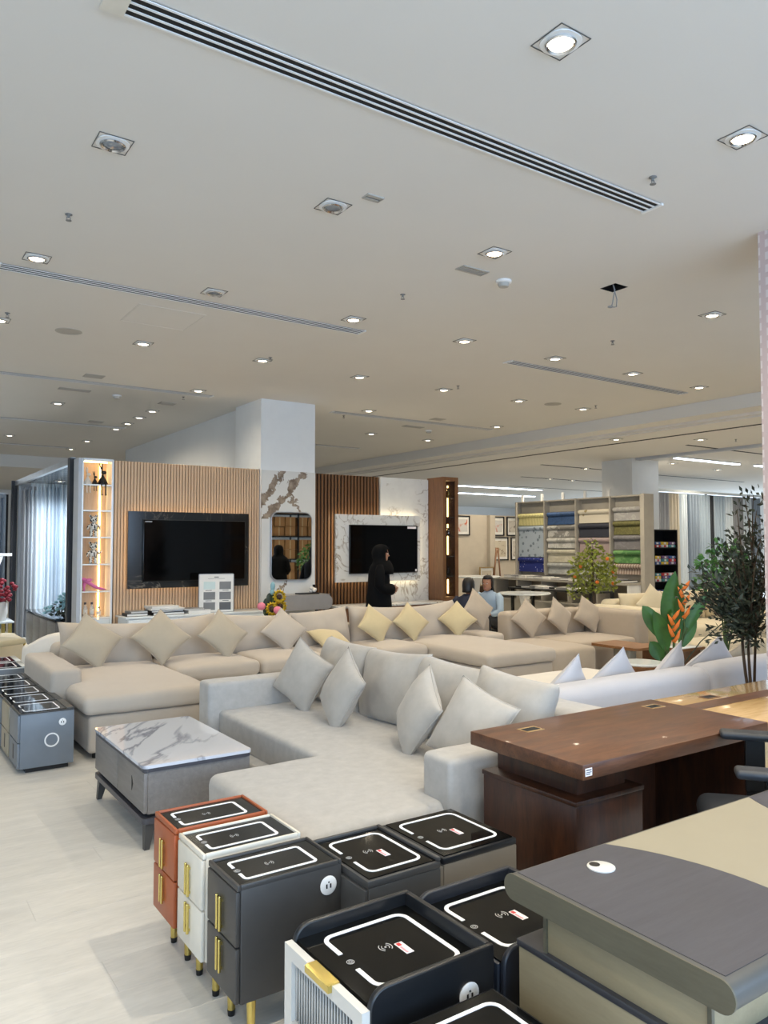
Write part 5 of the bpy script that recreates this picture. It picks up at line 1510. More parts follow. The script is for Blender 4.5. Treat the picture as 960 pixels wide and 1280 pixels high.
def face_bits(parent, c, k=1.0):
    cx, cy, cz = c
    for s in (-1, 1):
        e = obj('eye', MB().sphere((cx + .082 * k, cy + s * .030 * k, cz + .008 * k), .011 * k, .014 * k, .007 * k, 8, 6), 'white_plastic', parent, True)
        obj('pupil', MB().sphere((cx + .091 * k, cy + s * .030 * k, cz + .008 * k), .004 * k, .006 * k, .006 * k, 8, 6), 'hair_dark', e, True)
        obj('eyebrow', MB().tube([(cx + .086 * k, cy + s * .016 * k, cz + .026 * k), (cx + .084 * k, cy + s * .034 * k, cz + .030 * k), (cx + .072 * k, cy + s * .048 * k, cz + .024 * k)], .003 * k, 5), 'hair_dark', parent, True)
    obj('lips', MB().sphere((cx + .078 * k, cy, cz - .062 * k), .010 * k, .022 * k, .007 * k, 10, 6), 'pink_satin', parent, True)

def woman_in_abaya(loc, rz, label):
    t = thing('person', label, 'person', loc, rz)
    J = {'pelvis': (0, 0, .88, .11), 'waist': (0, 0, 1.02, .10), 'chest': (0, 0, 1.20, .11), 'neckbase': (0, 0, 1.33, .06), 'neck': (.015, 0, 1.40, .046)}
    E = [('pelvis', 'waist'), ('waist', 'chest'), ('chest', 'neckbase'), ('neckbase', 'neck')]
    for s, k in ((1, 'l'), (-1, 'r')):
        J.update({k + 'hip': (0, s * .09, .84, .085), k + 'knee': (.01, s * .09, .46, .055), k + 'ankle': (-.01, s * .09, .08, .036), k + 'toe': (.13, s * .10, .035, .03),
                  k + 'shoulder': (-.01, s * .16, 1.30, .05), k + 'elbow': (-.03, s * .21, 1.03, .038), k + 'wrist': (.17, s * .075, .985, .024)})
        E += [('pelvis', k + 'hip'), (k + 'hip', k + 'knee'), (k + 'knee', k + 'ankle'), (k + 'ankle', k + 'toe'), ('chest', k + 'shoulder'), (k + 'shoulder', k + 'elbow'), (k + 'elbow', k + 'wrist')]
        hand(J, E, k, J[k + 'wrist'][:3], (.55, -s * .8, .12 * s), (.25, 0, .9), (.3, -s * .5, -.4))
    skin_body('body', J, E, 'skin', t, 1)
    hd = obj('head', head_mesh((.04, 0, 1.475)), 'skin', t, True)
    face_bits(hd, (.04, 0, 1.475))
    ab = loft([(0, 0, .02, .25, .27), (0, 0, .06, .245, .265), (0, 0, .35, .215, .235), (0, 0, .70, .19, .21), (0, 0, .95, .165, .19), (0, 0, 1.10, .155, .19), (.0, 0, 1.24, .145, .20), (-.005, 0, 1.31, .115, .19), (-.005, 0, 1.36, .08, .11), (0, 0, 1.40, .062, .065)], 24)
    for i, p in enumerate(ab.v):      # soft vertical folds in the skirt
        if p[2] < .9:
            a = math.atan2(p[1], p[0]); f = 1 + .05 * (1 - p[2] / .9) * math.sin(a * 9)
            ab.v[i] = (p[0] * f, p[1] * f, p[2])
    a_ = obj('abaya', ab, 'abaya_black', t, True)
    for s in (1, -1):
        obj('sleeve', MB().tube([(-.005, s * .13, 1.31), (-.015, s * .18, 1.24), (-.03, s * .215, 1.05), (.02, s * .18, 1.005), (.12, s * .115, .99), (.165, s * .08, .985)], [.06, .07, .072, .075, .078, .08], 12), 'abaya_black', a_, True)
    # headscarf: a hood left open at the face, draped over shoulders
    m = MB(); n = 22; vs = []
    prof = [(1.615, .03, .03, -.005), (1.60, .075, .065, -.005), (1.56, .112, .096, -.006), (1.50, .128, .106, -.008), (1.44, .125, .104, -.006), (1.39, .115, .105, .005), (1.34, .14, .16, .01), (1.27, .165, .21, .005), (1.20, .165, .205, .0)]
    for z, rx, ry, cx in prof:
        for k in range(n):
            a = 2 * PI * k / n
            x = cx + rx * math.cos(a) + .035; yv = ry * math.sin(a)
            vs.append((x, yv, z))
    fs = []
    for i in range(len(prof) - 1):
        for k in range(n):
            a0 = 2 * PI * (k + .5) / n
            zc = (prof[i][0] + prof[i + 1][0]) / 2
            if math.cos(a0) > (.30 if zc < 1.53 else .55) and 1.385 < zc < 1.57: continue
            fs.append((i * n + k, i * n + (k + 1) % n, (i + 1) * n + (k + 1) % n, (i + 1) * n + k))
    fs.append(tuple(range(n)))
    hj = obj('headscarf', m.add(vs, fs), 'hijab_black', t, True)
    so = hj.modifiers.new('thickness', 'SOLIDIFY'); so.thickness = .006; so.offset = 0
    for s in (1, -1): obj('shoe', softbox(-.06, .17, s * .09 - .04, s * .09 + .04, 0, .06, .025), 'black_plastic', t, True)
    return t
woman_in_abaya((6.02, 9.02, 0), R(-24), 'person in a black abaya and headscarf standing in profile before the right-hand television')
woman_in_abaya((7.80, 4.10, 0), R(-60), 'person in a black abaya, seen only in the wall mirror')

def seated(loc, rz, shirt, label, long_hair, k=1.0, lean=.05, dz=-.10):
    t = thing('person', label, 'person', loc, rz)
    J = {'pelvis': (0, 0, .46, .11), 'waist': (.01, 0, .60, .10), 'chest': (lean * .8, 0, .80, .115), 'neckbase': (lean, 0, .93, .06), 'neck': (lean + .02, 0, 1.0, .048)}
    E = [('pelvis', 'waist'), ('waist', 'chest'), ('chest', 'neckbase'), ('neckbase', 'neck')]
    for s, q in ((1, 'l'), (-1, 'r')):
        J.update({q + 'hip': (.05, s * .10, .44, .085), q + 'knee': (.42, s * .13, .46, .06), q + 'ankle': (.40, s * .12, .08, .04), q + 'toe': (.54, s * .13, .035, .032),
                  q + 'shoulder': (lean, s * .175, .90, .055), q + 'elbow': (lean + .08, s * .23, .66, .04), q + 'wrist': (lean + .30, s * .12, .60, .026)})
        E += [('pelvis', q + 'hip'), (q + 'hip', q + 'knee'), (q + 'knee', q + 'ankle'), (q + 'ankle', q + 'toe'), ('chest', q + 'shoulder'), (q + 'shoulder', q + 'elbow'), (q + 'elbow', q + 'wrist')]
        hand(J, E, q, J[q + 'wrist'][:3], (.9, -s * .3, -.1), (.1, -s * .9, .3), (.2, 0, -.9))
    J = {q: (v[0], v[1], v[2] + (0 if ('knee' in q or 'ankle' in q or 'toe' in q) else dz), v[3]) for q, v in J.items()}
    skin_body('body', J, E, 'skin', t, 1)
    hc = (lean + .05, 0, 1.085 + dz)
    hd = obj('head', head_mesh(hc), 'skin', t, True)
    face_bits(hd, hc)
    sh = obj('shirt', loft([(0, 0, .42, .15, .18), (0, 0, .55, .145, .175), (lean * .5, 0, .70, .14, .18), (lean * .8, 0, .83, .13, .20), (lean, 0, .92, .10, .18), (lean, 0, .96, .068, .09), (lean + .01, 0, .985, .058, .06)], 20).xform(Matrix.Translation((0, 0, dz))), shirt, t, True)
    for s in (1, -1):
        obj('sleeve', MB().tube([(lean, s * .14, .91), (lean + .01, s * .19, .86), (lean + .07, s * .235, .67), (lean + .16, s * .19, .63), (lean + .24, s * .145, .61)], [.062, .068, .055, .048, .044], 12).xform(Matrix.Translation((0, 0, dz))), shirt, sh, True)
        obj('trouser_leg', MB().tube([(.0, s * .09, .44 + dz), (.2, s * .12, .46 + dz * .5), (.42, s * .13, .455), (.425, s * .128, .30), (.41, s * .12, .10)], [.10, .092, .078, .068, .06], 12), 'dark_trousers', t, True)
        obj('shoe', softbox(.33, .58, s * .125 - .04, s * .125 + .04, 0, .065, .025), 'black_plastic', t, True)
    hm = MB(); n = 20; vs = []
    prof = [(.140, .006, .006), (.137, .035, .030), (.124, .068, .058), (.08, .098, .080), (.03, .108, .086), (-.03, .104, .084), (-.075, .09, .076)]
    if long_hair: prof += [(-.14, .10, .088), (-.22, .10, .10), (-.32, .085, .10), (-.38, .05, .07)]
    for z, rx, ry in prof:
        for q in range(n):
            a = 2 * PI * q / n
            vs.append((hc[0] - .012 + rx * math.cos(a) - (.03 if z < -.05 else 0), ry * math.sin(a), hc[2] + z))
    fs = [tuple(range(n))]
    for i in range(len(prof) - 1):
        for q in range(n):
            a0 = 2 * PI * (q + .5) / n
            zc = (prof[i][0] + prof[i + 1][0]) / 2
            if zc < .06 and math.cos(a0) > (.35 if zc > -.1 else -.1): continue
            fs.append((i * n + q, i * n + (q + 1) % n, (i + 1) * n + (q + 1) % n, (i + 1) * n + q))
    hr = obj('hair', hm.add(vs, fs), 'hair_dark', t, True)
    so = hr.modifiers.new('thickness', 'SOLIDIFY'); so.thickness = .012; so.offset = 0
    return t
seated((7.36, 8.72, 0), R(28), 'navy_shirt', 'person with short dark hair in a navy top, seated with back to the sofas', False, lean=.06)
seated((8.45, 9.36, 0), R(200), 'blue_shirt', 'person with long dark hair in a pale blue top, seated facing left', True, lean=.10)
for x, y_, lab in ((7.36, 8.72, 'dark pouf under the seated person in navy'), (8.45, 9.36, 'dark pouf under the seated person in pale blue')):
    p = thing('pouf', lab, 'stool', (x, y_, 0))
    obj('cushion', MB().lathe([(0, .05), (.20, .05), (.22, .09), (.22, .20), (.19, .235), (0, .24)], 20), 'dark_trousers', p, 50)
    obj('base', MB().cyl(0, 0, 0, .05, .18, n=16), 'black_plastic', p, 40)
# ================================================================== PLANTS
def bez(a, b, c, n=8):
    a, b, c = Vector(a), Vector(b), Vector(c)
    return [a.lerp(b, t / n).lerp(b.lerp(c, t / n), t / n) for t in range(n + 1)]
def blade_leaf(pts, width, fold=.25, side=(1, 0, 0), tip=.0):
    """large leaf along a curve, folded slightly along its midrib, with a little thickness"""
    m = MB(); n = len(pts); vs = []; side = Vector(side)
    for i, p in enumerate(pts):
        t = i / (n - 1)
        w = width * (math.sin(PI * min(1, t * .93 + .06)) ** .75) * (1 if t < .98 else .1)
        d = (pts[min(n - 1, i + 1)] - pts[max(0, i - 1)]).normalized()
        s = (side - d * side.dot(d)).normalized(); u = s.cross(d)
        vs += [p - s * w + u * w * fold, p - s * w * .5 + u * w * fold * .4, p, p + s * w * .5 + u * w * fold * .4, p + s * w + u * w * fold]
    fs = [(i * 5 + k, i * 5 + k + 1, i * 5 + k + 6, i * 5 + k + 5) for i in range(n - 1) for k in range(4)]
    nv = len(vs)
    off = Vector((0.001, -0.003, 0.001))
    m.add(vs, fs)
    m.add([Vector(v) + off for v in vs], [tuple(reversed(f)) for f in fs])
    return m
HX = thing('heliconia', 'potted heliconia with broad green leaves and orange bracts behind the white sofa', 'plant', (6.86, 4.90, 0))
obj('pot', MB().lathe([(0, 0), (.14, 0), (.19, .30), (.195, .33), (.175, .33), (.17, .29), (0, .29)], 24), 'pot_white', HX, 40)
obj('soil', MB().cyl(0, 0, .285, .30, .168, n=20), 'soil', HX)
rt = Vector((.828, -.56, 0))     # sideways as the plant is seen
def HL(dx, z, k=0.0): return (rt.x * dx + .56 * k, rt.y * dx + .828 * k, z)
leaves = [((-.02, .3), (-.06, .75), (.03, 1.34), .095), ((.03, .3), (.02, .8), (.10, 1.20), .075), ((-.04, .3), (-.10, .78), (-.27, .98), .08),
          ((-.06, .3), (-.02, .62), (-.20, .94), .08), ((.05, .3), (.10, .80), (.43, 1.14), .06), ((.03, .3), (.10, .62), (.26, .92), .085), ((.0, .3), (.05, .7), (-.02, .96), .05), ((-.05, .3), (-.12, .5), (-.22, .62), .075)]
for k, (a, b, c, w) in enumerate(leaves):
    st = Vector(HL(a[0], a[1])); en = Vector(HL(c[0], c[1], (k % 3 - 1) * .06)); mid = Vector(HL(b[0], b[1]))
    path = bez(st, mid, en, 14)
    cut = 6 if k not in (3, 7) else 5
    lf = obj('leaf', blade_leaf(path[cut:], w, .22 if k % 2 else -.2, rt if k not in (2, 4) else Vector((.6, -.4, .6))), 'leaf_green', HX, True)
    obj('petiole', MB().tube(path[:cut + 2], .010, 6), 'stem_green', lf, True)
for (dx, zb, zt, kk) in ((.10, .78, 1.22, -.10), (-.02, .56, .92, -.14)):
    obj('flower_stalk', MB().tube([HL(0.02, .3), HL(dx, zb, kk), HL(dx - .02, zt, kk)], .008, 6), 'stem_green', HX, True)
    for q in range(5):
        z = zb + (zt - zb) * (.2 + .16 * q); s = -1 if q % 2 else 1
        obj('bract', MB().tube([HL(dx - .01, z, kk), HL(dx + s * .035, z + .055, kk), HL(dx + s * .062, z + .13 - q * .008, kk)], [.021, .019, .003], 8), 'bract_orange', HX, True)
# thin stray stem bending to the right
obj('stem', MB().tube([HL(.05, .3), HL(.30, .62), HL(.52, .80)], .006, 5), 'leaf_dark', HX, True)

def foliage(seed, n, centre, rad, ls, lw, shape=None, droop=.3):
    """many small two-faced leaves; joined because nobody could count them"""
    rnd = random.Random(seed); m = MB()
    for _ in range(n):
        while True:
            p = Vector((rnd.uniform(-1, 1), rnd.uniform(-1, 1), rnd.uniform(-1, 1)))
            if p.length < 1 and (shape is None or shape(p)): break
        c = Vector(centre) + Vector((p.x * rad[0], p.y * rad[1], p.z * rad[2]))
        d = Vector((p.x + rnd.uniform(-.7, .7), p.y + rnd.uniform(-.7, .7), rnd.uniform(-.6, .9) - droop)).normalized()
        s = d.cross(Vector((rnd.uniform(-1, 1), rnd.uniform(-1, 1), rnd.uniform(-1, 1)))).normalized()
        u = s.cross(d) * .12
        L = ls * rnd.uniform(.7, 1.3); w = lw * rnd.uniform(.8, 1.2)
        m.add([c, c + d * L * .5 + s * w + u * w, c + d * L, c + d * L * .5 - s * w + u * w, c + d * L * .5 - u * w], [(0, 1, 2, 4), (0, 4, 2, 3)])
    return m
def branches(seed, base, tips, r0, r1):
    rnd = random.Random(seed); m = MB()
    for tpt in tips:
        b, e = Vector(base), Vector(tpt)
        mid = b.lerp(e, .5) + Vector((rnd.uniform(-.06, .06), rnd.uniform(-.06, .06), rnd.uniform(-.02, .1)))
        m.tube(bez(b, mid, e, 6), [r0 + (r1 - r0) * k / 6 for k in range(7)], 6)
    return m
# olive shrub at the right edge
OL = thing('olive_shrub', 'tall dark olive-leaved potted shrub at the right edge', 'plant', (5.31, 3.12, 0))
obj('pot', MB().lathe([(0, 0), (.15, 0), (.19, .36), (.195, .40), (.17, .40), (.165, .36), (0, .36)], 22), 'pot_grey', OL, 40)
obj('soil', MB().cyl(0, 0, .355, .37, .165, n=18), 'soil', OL)
obj('trunk', branches(3, (0, 0, .36), [(-.02, .02, 1.1), (.05, 0, 1.0), (-.05, .04, 1.3)], .012, .008), 'bark', OL, True)
rnd = random.Random(5)
tips = []
while len(tips) < 52:      # the crown leans away from the pillar, towards the left of the picture
    s_, v_, z_ = rnd.uniform(-.40, .18), rnd.uniform(-.2, .25), rnd.uniform(.93, 1.88)
    if s_ < -.40 + abs(z_ - 1.25) * .6 or s_ > .12: continue
    tx, ty = s_ * .828 + v_ * .56, -s_ * .56 + v_ * .828
    if ty < -.22: continue
    tips.append((tx, ty, z_))
tips += [(-.02, .02, 1.93), (.05, .0, 1.97), (-.08, .05, 1.85)]
obj('branch', branches(7, (0, 0, .95), tips, .009, .0025), 'bark', OL, True)
fm = MB(); r2 = random.Random(11)
for tp in tips:
    b, e = Vector((0, 0, .95)), Vector(tp)
    for k in range(46):
        q = r2.uniform(.35, 1.05); c = b.lerp(e, q) + Vector((r2.uniform(-.06, .06), r2.uniform(-.05, .06), r2.uniform(-.05, .07)))
        d = ((e - b).normalized() * .6 + Vector((r2.uniform(-1, 1), r2.uniform(-.6, 1), r2.uniform(-.8, .8)))).normalized()
        s = d.cross(Vector((r2.uniform(-1, 1), r2.uniform(-1, 1), r2.uniform(-1, 1)))).normalized(); u = s.cross(d) * .15
        L = r2.uniform(.04, .065); w = .011
        fm.add([c, c + d * L * .5 + s * w + u * w, c + d * L, c + d * L * .5 - s * w + u * w, c + d * L * .5 - u * w], [(0, 1, 2, 4), (0, 4, 2, 3)])
obj('foliage', fm, 'leaf_dark', OL, False, kind='stuff')
# orange tree
OT_ = thing('orange_tree', 'small potted orange tree with yellow-green leaves in front of the wallpaper rack', 'plant', (9.35, 8.05, 0))
obj('pot', MB().lathe([(0, 0), (.13, 0), (.17, .30), (.15, .30), (0, .28)], 20), 'pot_grey', OT_, 40)
obj('trunk', MB().tube([(0, 0, .28), (.01, 0, .7), (0, 0, 1.1), (-.02, 0, 1.5)], [.022, .02, .016, .008], 8), 'bark', OT_, True)
obj('branch', branches(2, (0, 0, .9), [(-.25, .1, 1.2), (.25, -.1, 1.25), (.2, .1, .98), (-.22, -.05, .92), (0, 0, 1.7), (.1, .2, 1.4), (-.1, -.2, 1.35)], .010, .004), 'bark', OT_, True)
fm = foliage(21, 720, (0, 0, 1.22), (.36, .32, .36), .075, .022)
f2 = foliage(22, 60, (0, 0, 1.58), (.12, .12, .16), .07, .02); f3 = foliage(23, 70, (-.2, .1, .90), (.18, .16, .14), .07, .02); f4 = foliage(24, 60, (.24, -.1, 1.0), (.16, .14, .1), .07, .02)
for f in (f2, f3, f4): fm.add(f.v, f.f)
obj('foliage', fm, 'leaf_yellow', OT_, False, kind='stuff')
for c in ((-.28, .0, 1.28), (-.2, -.25, 1.05), (.22, -.2, 1.02), (.1, -.3, 1.2), (-.05, -.32, 1.4), (.3, -.15, 1.1), (-.3, .1, 1.12)):
    obj('orange', MB().sphere(c, .027, nu=10, nv=8), 'orange_peel', OT_, True)
# green shrub behind the olive
GS = thing('green_shrub', 'bright green leafy shrub behind the olive foliage, in front of the curtain bank', 'plant', (8.10, 5.08, 0))
obj('pot', MB().lathe([(0, 0), (.13, 0), (.17, .30), (.15, .30), (0, .28)], 20), 'pot_grey', GS, 40)
obj('stem', branches(4, (0, 0, .28), [(-.15, 0, 1.3), (.1, .1, 1.4), (0, -.1, 1.2), (.2, -.1, 1.1), (0, 0, 1.6)], .012, .005), 'stem_green', GS, True)
obj('foliage', foliage(31, 420, (.0, 0, 1.28), (.30, .28, .38), .085, .024), 'leaf_mid', GS, False, kind='stuff')

# ================================================================== RIGHT BACKGROUND
# ---- wallpaper rack facing the camera side
RK = thing('wallpaper_rack', 'long grey display rack of hanging wallpaper rolls with open cubbies below', 'rack', (12.42, 9.40, 0))
RL, RH, RD = 3.62, 2.60, .26      # runs along Y, faces -X
obj('back_panel', MB().box(RD - .03, RD, 0, RL, 0, RH), 'rack_board', RK)
bay = RL / 4
for k in range(5):
    y_ = min(RL - .03, max(0, k * bay - .015)) if k else 0
    obj('divider', MB().box(.06 if k else -.04, RD - .03, y_, y_ + (.03 if k else .09), 0, RH), 'rack_board', RK)
obj('top_panel', MB().box(.10, RD - .03, .09, RL - .03, RH - .03, RH), 'rack_board', RK)
for k in range(5): obj('top_post', MB().box(RD - .06, RD - .03, RL - .12 - k * .62, RL - .06 - k * .62, RH, RH + .16), 'white_plastic', RK)
obj('counter', MB().box(-.42, RD - .03, .09, RL + .25, .84, .88), 'rack_board', RK)
for k in range(6):
    y_ = .10 + k * (RL + .12) / 5
    obj('cubby_side', MB().box(-.40, .05, y_, y_ + .03, .42, .84), 'white_plastic' if k == 0 else 'rack_board', RK)
obj('cubby_floor', MB().box(-.40, .05, .1, RL + .25, .39, .42), 'rack_board', RK)
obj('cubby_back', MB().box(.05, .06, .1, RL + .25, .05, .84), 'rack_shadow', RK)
obj('base_panel', MB().box(-.38, .05, .1, RL + .25, 0, .39), 'rack_board', RK)
def wroll(bayk, z0, z1, mat, label):
    y0 = RL - (bayk + 1) * bay + .05; y1 = RL - bayk * bay - .05
    if bayk == 3: y0 = .13
    t = thing('wallpaper_roll', label, 'wallpaper roll', (12.42 + .20, 9.40 + (y0 + y1) / 2, z0), 0, 'wallpaper rolls on the rack')
    w = (y1 - y0) / 2; h = z1 - z0
    prof = []
    for a in range(0, 181, 30): prof.append((-.06 - .05 * math.sin(R(a)), h - .05 + .05 * math.cos(R(a))))
    prof += [(-.075, 0), (-.06, 0)]
    obj('sheet', MB().prism(prof, -w, w, 'XZ'), mat, t, 40)
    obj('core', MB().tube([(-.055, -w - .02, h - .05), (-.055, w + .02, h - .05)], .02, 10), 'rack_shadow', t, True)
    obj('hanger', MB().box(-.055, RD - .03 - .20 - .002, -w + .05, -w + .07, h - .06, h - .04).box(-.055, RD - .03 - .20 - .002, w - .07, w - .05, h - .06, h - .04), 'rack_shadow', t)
def zr(yy, d): return 1.6 + (682 - yy) * d / 961
bays = [  # pixel rows of each roll's top and bottom at that bay's distance
 (17.1, [(641, 657, 'roll_yellow', 'yellow striped wallpaper roll at the top left of the rack'), (657, 697, 'roll_deer', 'pale blue wallpaper roll with small grey animals, first bay of the rack'), (697, 716, 'roll_stars', 'dark blue starry wallpaper roll at the bottom of the first bay')]),
 (16.4, [(639, 656, 'roll_blue', 'plain blue wallpaper roll at the top of the second bay'), (656, 672, 'roll_damask', 'grey damask wallpaper roll under the plain blue one'), (672, 686, 'roll_marble', 'pale marbled wallpaper roll in the second bay'), (687, 704, 'roll_beige', 'beige wallpaper roll in the second bay'), (704, 719, 'roll_silver', 'silver grey wallpaper roll at the bottom of the second bay')]),
 (15.7, [(636, 654, 'roll_antler', 'cream wallpaper roll with antlers at the top of the third bay'), (654, 672, 'roll_navy', 'plain near-black navy wallpaper roll in the third bay'), (672, 704, 'roll_mauve', 'mauve wallpaper roll with wavy dark lines, third bay, behind the orange tree'), (704, 720, 'roll_silver', 'silver wallpaper roll at the bottom of the third bay')]),
 (15.1, [(633, 651, 'roll_grey', 'pale grey wallpaper roll at the top of the right-hand bay'), (651, 669, 'roll_olive', 'olive green wallpaper roll in the right-hand bay'), (669, 688, 'roll_slate', 'slate grey wallpaper roll in the right-hand bay'), (688, 705, 'roll_green', 'bright green wallpaper roll in the right-hand bay'), (705, 719, 'roll_brown', 'brown striped wallpaper roll at the bottom of the right-hand bay')])]
for b, (d, rows) in enumerate(bays):
    for (ya, yb, m, lab) in rows:
        z1, z0 = zr(ya, d), max(.93, zr(yb, d) + .012)
        wroll(b, z0, z1, m, lab)
rnd = random.Random(9)
for k in range(14):
    yy = .30 + k * .24
    o = thing('sample_book', ['first', 'second', 'third', 'fourth', 'fifth', 'sixth', 'seventh', 'eighth', 'ninth', 'tenth', 'eleventh', 'twelfth', 'thirteenth', 'last'][k] + ' wallpaper sample book from the right on the rack counter', 'book', (12.42 - .20, 9.40 + yy, .881 + .002), R(rnd.uniform(-12, 12)), 'sample books on the rack counter')
    h = rnd.uniform(.03, .06)
    obj('cover', MB().box(-.2, .2, -.11, .11, 0, .006).box(-.2, .2, -.11, .11, h, h + .006).box(.194, .2, -.11, .11, .006, h), ['book_black', 'book_grey', 'book_white'][k % 3], o)
    obj('pages', MB().box(-.195, .193, -.105, .105, .0062, h - .0002), 'paper', o)

# ---- dark shelf of packaged linen beside the rack
PK = thing('package_shelf', 'black shelf stacked with coloured packages beside the wallpaper rack', 'shelf unit', (12.95, 9.6, 0))
obj('side_panel', MB().box(0, .02, 0, .34, 0, 1.92), 'black_plastic', PK)
obj('side_panel', MB().box(.73, .75, 0, .34, 0, 1.92), 'black_plastic', PK)
obj('back_panel', MB().box(.02, .73, .32, .34, 0, 1.92), 'black_plastic', PK)
obj('top_panel', MB().box(.02, .73, 0, .32, 1.90, 1.92), 'black_plastic', PK)
pm = ['pack_red', 'pack_blue', 'pack_white', 'pack_yellow', 'pack_teal', 'pack_purple']; cn = ['red', 'blue', 'white', 'yellow', 'teal', 'purple']
pl = ['bottom', 'second', 'top']
lv = ['top', 'second', 'third', 'fourth']
for s, z in enumerate((1.56, 1.22, .88, .54)):
    obj('shelf', MB().box(.02, .73, .0, .32, z - .015, z), 'black_plastic', PK)
    for k in range(3):
        for q in range(3 if s else 2):
            c = (k * 2 + q + s) % 6
            w = .21; h = .055
            o = thing('package', f'{cn[c]} package, {pl[q]} of the {["left", "middle", "right"][k]} pile on the {lv[s]} level of the black shelf', 'package', (12.95 + .135 + k * .24, 9.73, z + q * .058 + .0005), R(rnd.uniform(-6, 6)), 'packages on the black shelf')
            obj('pack', softbox(-w / 2, w / 2, -.11, .11, 0, h, .015, .004), pm[c], o, True)
            obj('band', MB().box(-.03, .03, -.112, -.109, .008, h - .008), 'pack_white' if c != 2 else 'pack_red', o)

# ---- tables and chairs behind the taupe sofa
def pedestal_table(x, y_, r, z, label):
    t = thing('round_table', label, 'table', (x, y_, 0), 0)
    obj('tabletop', MB().lathe([(0, z - .03), (r * .96, z - .03), (r, z - .012), (r * .985, z), (0, z)], 28), 'white_gloss', t, 40)
    obj('pedestal', MB().lathe([(0, .0), (.26, .0), (.24, .03), (.07, .16), (.05, z * .55), (.10, z - .06), (.14, z - .03), (0, z - .03)], 20), 'pot_white', t, 50)
pedestal_table(9.95, 10.15, .47, .75, 'white round pedestal table right of the seated people, nearer of two')
pedestal_table(10.4, 12.0, .50, .98, 'white round table with a high top behind the seated people, farther of two')
def long_table(x, y_, L, label, z=.75, rz=90):
    t = thing('long_table', label, 'table', (x, y_, 0), R(rz))
    obj('tabletop', MB().box(-L / 2, L / 2, -.35, .35, z - .03, z, .004), 'black_plastic', t, 35)
    for sx in (-1, 1):
        for sy in (-1, 1): obj('leg', MB().box(sx * (L / 2 - .07) - .025, sx * (L / 2 - .07) + .025, sy * .29 - .025, sy * .29 + .025, 0, z - .03), 'black_plastic', t)
long_table(11.35, 10.6, 2.2, 'black long table of catalogues between orange tree and wallpaper rack')
long_table(9.2, 12.6, 1.8, 'black long table with white catalogues left of the seated people', .75, 0)
for k in range(7):
    x, yy = (11.2 + .12 * (k % 2), 9.8 + .27 * k)
    book(x, yy, .751, .3, .22, .03 + .01 * (k % 3), ['book_black', 'book_white', 'book_grey'][k % 3], ['nearest', 'second nearest', 'third nearest', 'middle', 'third farthest', 'second farthest', 'farthest'][k] + ' catalogue on the black long table in front of the rack', rnd.uniform(-20, 20), 'catalogues on the black long table')
for k in range(3):
    for q in range(3):
        book(8.65 + .42 * k, 12.5, .751 + q * .05, .32, .24, .046, ['book_white', 'book_grey'][(q + k) % 2], ['bottom', 'middle', 'top'][q] + ' catalogue of the ' + ['left', 'centre', 'right'][k] + ' pile behind the seated people', rnd.uniform(-8, 8), 'catalogues stacked behind the seated people')
def shell_chair(x, y_, rz, mat, label):
    t = thing('chair', label, 'chair', (x, y_, 0), R(rz))
    obj('seat', softbox(-.23, .23, -.22, .24, .40, .47, .03, .01), mat, t, True)
    m = MB(); n = 12; vs = []
    for i in range(n + 1):
        a = R(-200 + 220 * i / n)
        for rr, zz in ((.25, .42), (.265, .65), (.26, .84), (.235, .84), (.24, .65), (.225, .42)):
            vs.append((rr * math.cos(a), rr * .95 * math.sin(a) + 0.02, zz - (.12 * math.cos(a) ** 2 if zz > .5 else 0)))
    m.add(vs, [(i * 6 + k, i * 6 + (k + 1) % 6, i * 6 + 6 + (k + 1) % 6, i * 6 + 6 + k) for i in range(n) for k in range(6)] + [tuple(range(6)), tuple(n * 6 + k for k in range(5, -1, -1))])
    obj('backrest', m, mat, t, True)
    for sx in (-1, 1):
        for sy in (-1, 1): obj('leg', MB().tube([(sx * .17, sy * .16, .40), (sx * .22, sy * .21, 0)], [.016, .010], 8), 'black_plastic', t, True)
shell_chair(9.75, 13.5, 180, 'dark_plastic', 'grey tub-backed chair below the first framed picture')
shell_chair(10.45, 13.6, 170, 'charcoal_paint', 'darker tub-backed chair right of the grey one, behind the seated people')
shell_chair(8.9, 11.2, 60, 'beige_chair_fabric', 'pale chair peeping out right of the wooden display cabinet')

# ---- framed pictures on the beige wall
def picture(x, z0, z1, w, art, label, y_=14.497, frame='black_plastic'):
    t = thing('framed_picture', label, 'picture', (x, y_, z0), 0, 'framed pictures on the beige wall')
    h = z1 - z0
    obj('frame', MB().ribbon([(0, 0), (w, 0), (w, h), (0, h)], .035, 0, .03, True).xform(Matrix(((1, 0, 0, 0), (0, 0, -1, 0), (0, 1, 0, 0), (0, 0, 0, 1)))), frame, t)
    obj('mount', MB().box(.015, w - .015, -.012, -.001, .015, h - .015), 'paper', t)
    obj('artwork', MB().box(.06, w - .06, -.015, -.012, .08, h - .08), art, t)
picture(11.90, 1.86, 2.32, .44, 'art_orange', 'framed picture with an orange strip, just right of the wooden cabinet')
picture(13.12, 1.86, 2.32, .36, 'art_orange', 'framed picture in orange and grey, upper left of the group of four', 14.497)
picture(13.60, 1.86, 2.32, .40, 'art_grey', 'framed grey picture, upper right of the group, cut by the rack')
picture(13.10, 1.24, 1.80, .52, 'art_floral', 'framed flower picture with wide mount, lower left of the group', 14.497)
picture(13.74, 1.24, 1.80, .40, 'art_grey', 'narrow framed picture, lower right of the group beside the rack')
picture(12.55, .62, 1.06, .44, 'art_floral', 'gold-framed picture leaning low on the beige wall', 14.35, 'gold_frame')
sp = thing('easel', 'dark red wooden easel in front of the framed pictures', 'easel', (12.4, 13.55, 0))
